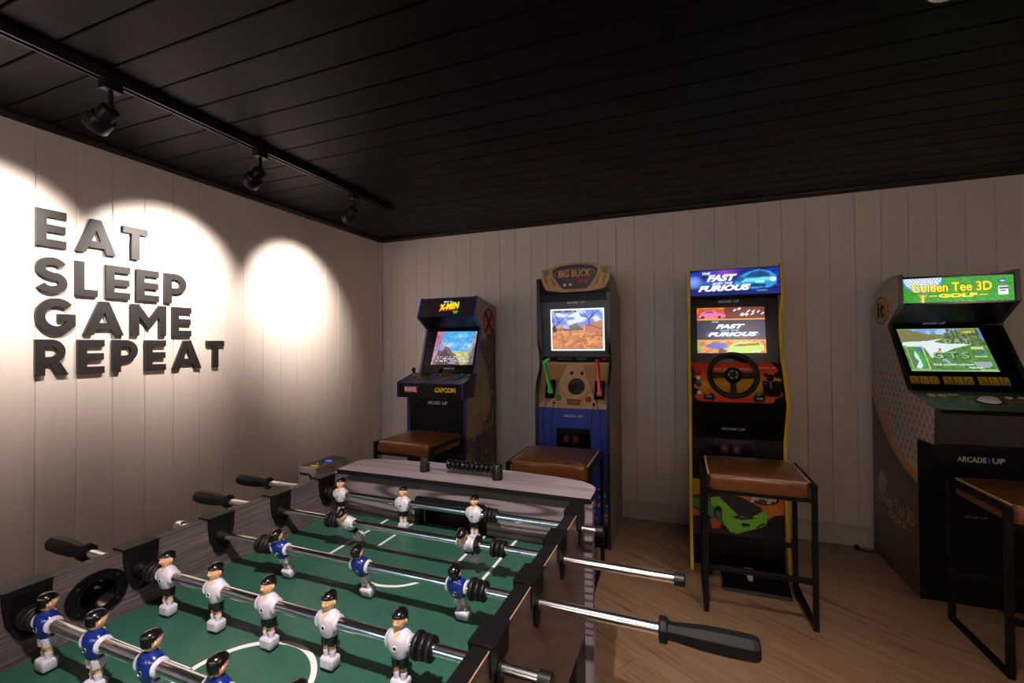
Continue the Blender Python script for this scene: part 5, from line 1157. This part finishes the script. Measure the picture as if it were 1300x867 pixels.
P.text('C T S', x_(.33), x_(.75), e_(.285), e_(.435), 'glow_pale', 'lettering', bz, h=0.0026, bold=0.02)
P.text('FOUR GOLFERS CAN PLAY', x_(.30), x_(.77), e_(.13), e_(.165), 'glow_white', 'lettering', bz, h=0.0024, bold=0.01)
P.text('FREE PLAY', x_(.70), x_(.86), e_(.065), e_(.095), 'glow_white', 'lettering', bz, h=0.0024, bold=0.01)
P.text('Golfer 1', x_(.78), x_(.92), e_(.88), e_(.94), 'glow_yellow', 'lettering', bz, h=0.0024)
for g in range(3):
    for k in range(3):
        cx = 1.163+g*0.140+k*0.0415
        if g == 2: cx += 0.0
        mb = MB(); P.box(mb, cx-0.0185, cx+0.0185, 0.040, 0.086, 0, 0.0008); cd = mb.build('instruction_card', mat('mustard_card', srgb(186, 150, 30), 0.45) if 'mustard_card' not in bpy.data.materials else bpy.data.materials['mustard_card'], bz, world=True)
        ag = [-0.6, -0.3, 0.7, -0.9, 0.02, 0.9, -0.8, -0.2, 0.2][g*3+k]
        mb = MB(); P.prism(mb, strip([(cx+0.011*math.sin(ag)*t_-0.006*math.cos(ag)*(1-t_*t_)*0.8, 0.066+0.012*t_) for t_ in np.linspace(-1, 1, 7)], 0.0032), 0.0008, 0.0014)
        P.prism(mb, [(cx-0.013, 0.044), (cx-0.004, 0.044), (cx-0.004, 0.051), (cx-0.013, 0.049)], 0.0008, 0.0014); P.prism(mb, [(cx+0.003, 0.044), (cx+0.013, 0.044), (cx+0.011, 0.050), (cx+0.003, 0.051)], 0.0008, 0.0014)
        mb.build('swing_arrow', 'black_matte', bz, world=True)
dk, P, Ln = slab(K4, 'control_deck', xi0, xi1, (2.694, 0.982), (2.958, 1.048), 'cab_black', th=0.02)
pd = Pic(110, 56, (22, 62, 34)); pd.a *= (0.4+1.1*np.random.RandomState(2).rand(56, 110))[..., None]
cx0 = (1.378-xi0)/(xi1-xi0)
pd.put(pd.ell(cx0, 0.5, 0.20, 0.26) & ~pd.ell(cx0, 0.5, 0.185, 0.23), (150, 130, 40)); pd.put(pd.ell(cx0, 0.5, 0.155, 0.20) & (pd.n(20, 14, 3) > 0.45), (30, 44, 90)); pd.put(pd.poly([(cx0-0.26, 0.44), (cx0-0.13, 0.40), (cx0-0.13, 0.54), (cx0-0.26, 0.52)]) | pd.poly([(cx0+0.26, 0.44), (cx0+0.13, 0.40), (cx0+0.13, 0.54), (cx0+0.26, 0.52)]), (130, 50, 36)); pd.put(pd.rect(0.08, 0.36, 0.80, 0.86) | pd.rect(0.08, 0.12, 0.05, 0.1), (150, 130, 40)); pd.put(pd.rect(0.13, 0.24, 0.04, 0.09), (120, 130, 120))
pd.grid('deck_artwork', P, xi0+0.001, xi1-0.001, 0.001, Ln-0.001, 'print', dk, h=0.0006)
for x in (1.186, 1.228): button(P, x, 0.190, 0.016, 'white', K4, ring='gold')
mb = MB(); P.box(mb, 1.260, 1.300, 0.205, 0.222, 0, 0.002); mb.build('plate', 'white', dk, world=True)
for x in (1.475, 1.520, 1.560): button(P, x, 0.180, 0.012, 'white', K4, ring='black_gloss')
mb = MB(); P.cyl(mb, 1.378, 0.130, [(0, 0.050), (0.003, 0.050), (0.005, 0.044)], 36); tr = mb.build('trackball', 'black_gloss', K4, world=True)
mb = MB(); mb.ell(P.pt(1.378, 0.130, 0.0), (0.042, 0.042, 0.027), 32, 20); mb.build('ball', 'white', tr, world=True)
uf, P, Ln = slab(K4, 'upper_front', xi0, xi1, (2.708, 0.812), (2.698, 0.982), mat('dark_grey_front', srgb(34, 33, 35), 0.4))
MB().box(xi0, xi1, 2.70, 2.868, 0.812, 0.824).build('overhang', 'cab_black', K4, world=True)
lf, P, Ln = slab(K4, 'lower_front', X0+0.001, X1-0.001, (2.8635, 0.0), (2.8635, 0.800), 'cab_black')
mb = MB(); mb.box(X0+0.001, X1-0.001, 2.852, 2.872, 0.800, 0.811); mb.build('front_ledge', 'cab_black', lf, world=True)
brandtext(P, 1.275, 1.455, 0.708, lf, size=0.026)
brandtext(P, 1.300, 1.388, 0.432, lf, size=0.012, mt='grey_device')
mb = MB(); P.box(mb, xi0, xi1, 0.535, 0.540, 0, 0.004); mb.build('front_seam', 'black_gloss', lf, world=True)
# left side artwork of the golf cabinet (faces -X)
PS = Plane(None, O=(X0, YBK, 0), ex=(0, -1, 0), ey=(0, 0, 1)); W1, H1 = 110, 250; Wd = YBK-2.685; sa = Pic(W1, H1, (196, 182, 172))
yw = YBK-sa.x*Wd; zw = sa.y*1.68
for i in range(16):
    for j in range(24):
        cy, cz = 2.66+i*0.052+(j % 2)*0.026, 0.70+j*0.038
        r0 = 0.0175
        sa.put(((yw-cy)/r0)**2+((zw-cz)/r0)**2 < 1, (140, 122, 112), 0.85*min(1, max(0, (1.50-cz)*2.2)))
# big curve from the back edge down to the front foot of the ball area
bnd = lambda off: (((yw-2.70-0.0)/(0.80+off))**2+((zw-1.42)/(0.80+off))**2 > 1) & (zw < 1.42)
sa.put(bnd(0.0), (200, 130, 40)); sa.put(bnd(0.045) , (196, 124, 36)); sa.put(bnd(0.055), (44, 50, 42)); sa.put(bnd(0.125), (92, 52, 40))
sa.put((zw < 0.22) & bnd(0.125), (84, 44, 32), 0.7)
sa.put(((yw-3.30)/0.062)**2+((zw-0.465)/0.070)**2 < 1, (96, 120, 122)); sa.put((((yw-3.30)/0.052)**2+((zw-0.470)/0.060)**2 < 1) & (sa.n(40, 90, 4) > 0.4), (160, 168, 160))
sa.put((((yw-3.277)/0.104)**2+((zw-1.494)/0.082)**2 < 1), (70, 44, 20)); sa.put((((yw-3.277)/0.096)**2+((zw-1.494)/0.074)**2 < 1), (196, 152, 44))
mk = np.array([[inside(prof, YBK-(i+0.5)/W1*Wd, (j+0.5)/H1*1.68) for i in range(W1)] for j in range(H1)])
sa.grid('side_artwork', PS, 0, Wd, 0, 1.68, 'print', sd[0], h=0.0006, mask=mk)
tx = lambda y_: YBK-y_
PS.text('it', tx(3.330), tx(3.230), 1.450, 1.545, 'black_matte', 'lettering', sd[0], h=0.0012, bold=0.03)
PS.text('Golden Tee 3D', tx(3.380), tx(2.905), 0.345, 0.425, 'gold', 'lettering', sd[0], h=0.0012, bold=0.0, slope=-0.02)
PS.text('GOLF', tx(3.220), tx(2.995), 0.290, 0.330, 'gold', 'lettering', sd[0], h=0.0012, bold=0.03, slope=-0.02)
for a_, b_ in ((3.30, 3.24), (2.975, 2.93)):
    mb = MB(); PS.box(mb, tx(a_), tx(b_), 0.305, 0.312, 0.001, 0.0016); mb.build('dash', 'gold', sd[0], world=True)

# ================================================================= AIR PURIFIER, CABLE
DV = thing('air_purifier', 'warm grey upright appliance with dark lit top display by the left wall', 'appliance', (-2.205, 2.295, 0), 0)
mb = MB()
def rrect(x0, x1, y0, y1, r, n=6): return arc(x1-r, y1-r, r, r, 0, 90, n)+arc(x0+r, y1-r, r, r, 90, 180, n)+arc(x0+r, y0+r, r, r, 180, 270, n)+arc(x1-r, y0+r, r, r, 270, 360, n)
ox, oy = -2.205, 2.295; dx, dy = 0.072, 0.150
mb.rings([[(a, b, z) for a, b in rrect(ox-dx+i_, ox+dx-i_, oy-dy+i_, oy+dy-i_, 0.022)] for z, i_ in ((0.0, 0.004), (0.006, 0.0), (0.535, 0.0), (0.546, 0.003), (0.550, 0.008))])
body = mb.build('body', 'grey_device', DV, world=True, ang=40)
mb = MB(); mb.prism(rrect(ox-dx+0.012, ox+dx-0.012, oy-dy+0.014, oy+dy-0.014, 0.012), lambda a, b, h: (a, b, h), 0.5500, 0.5512); dp = mb.build('display', 'black_gloss', DV, world=True)
P = Plane(None, O=(0, 0, 0.5512), ex=(1, 0, 0), ey=(0, 1, 0))
P.text('88', ox+0.002, ox+0.050, oy+0.000, oy+0.030, 'glow_blue', 'display_digits', dp, h=0.0003, bold=0.02)
mb = MB(); mb.box(ox-0.004, ox+0.004, oy-0.060, oy-0.050, 0.5512, 0.5516); mb.build('indicator', 'glow_cyan', dp, world=True)
mb = MB(); mb.prism(rrect(ox+0.000, ox+0.056, oy-dy+0.020, oy-dy+0.060, 0.01), lambda a, b, h: (a, b, h), 0.5512, 0.5516); mb.build('indicator', 'glow_amber', dp, world=True)
hp = [(ox-0.050, 0.505)] + [(ox-0.050, 0.515), (ox+0.020, 0.513)] + arc(ox+0.020, 0.463, 0.038, 0.050, 80, 0, 8) + [(ox+0.058, 0.380), (ox+0.034, 0.400)] + arc(ox+0.012, 0.470, 0.022, 0.030, 0, 80, 6) + [(ox-0.040, 0.498)]
mb = MB(); mb.prism(hp, lambda a, b, h: (a, oy-dy-h, b), -0.004, 0.0012); mb.build('handle_recess', 'black_matte', body, world=True)
mb = MB()
for zz in range(12): mb.box(ox+dx-0.001, ox+dx+0.0012, oy-0.11, oy+0.11, 0.10+zz*0.022, 0.108+zz*0.022)
mb.build('grille', 'black_matte', body, world=True)
mb = MB(); mb.box(ox+dx-0.001, ox+dx+0.0008, oy-0.012, oy+0.016, 0.512, 0.519); mb.build('badge', 'bezel', body, world=True)

pts = [Vector(q) for q in [(1.100, 3.385, 0.006), (1.060, 3.375, 0.006), (1.030, 3.392, 0.006), (1.022, 3.396, 0.008)]]
cb = thing('power_cable', 'short black power cable with plug on the floor beside the golf cabinet', 'cable', (1.06, 3.385, 0))
MB().path(pts, 0.005, 8).build('cord', 'rubber', cb, world=True)
MB().lathe((1.030, 3.392, 0.016), (-1, 0.2, 0), [(0, 0.008), (0.006, 0.016), (0.024, 0.016), (0.028, 0.010)], 14).build('plug', 'rubber', cb, world=True)
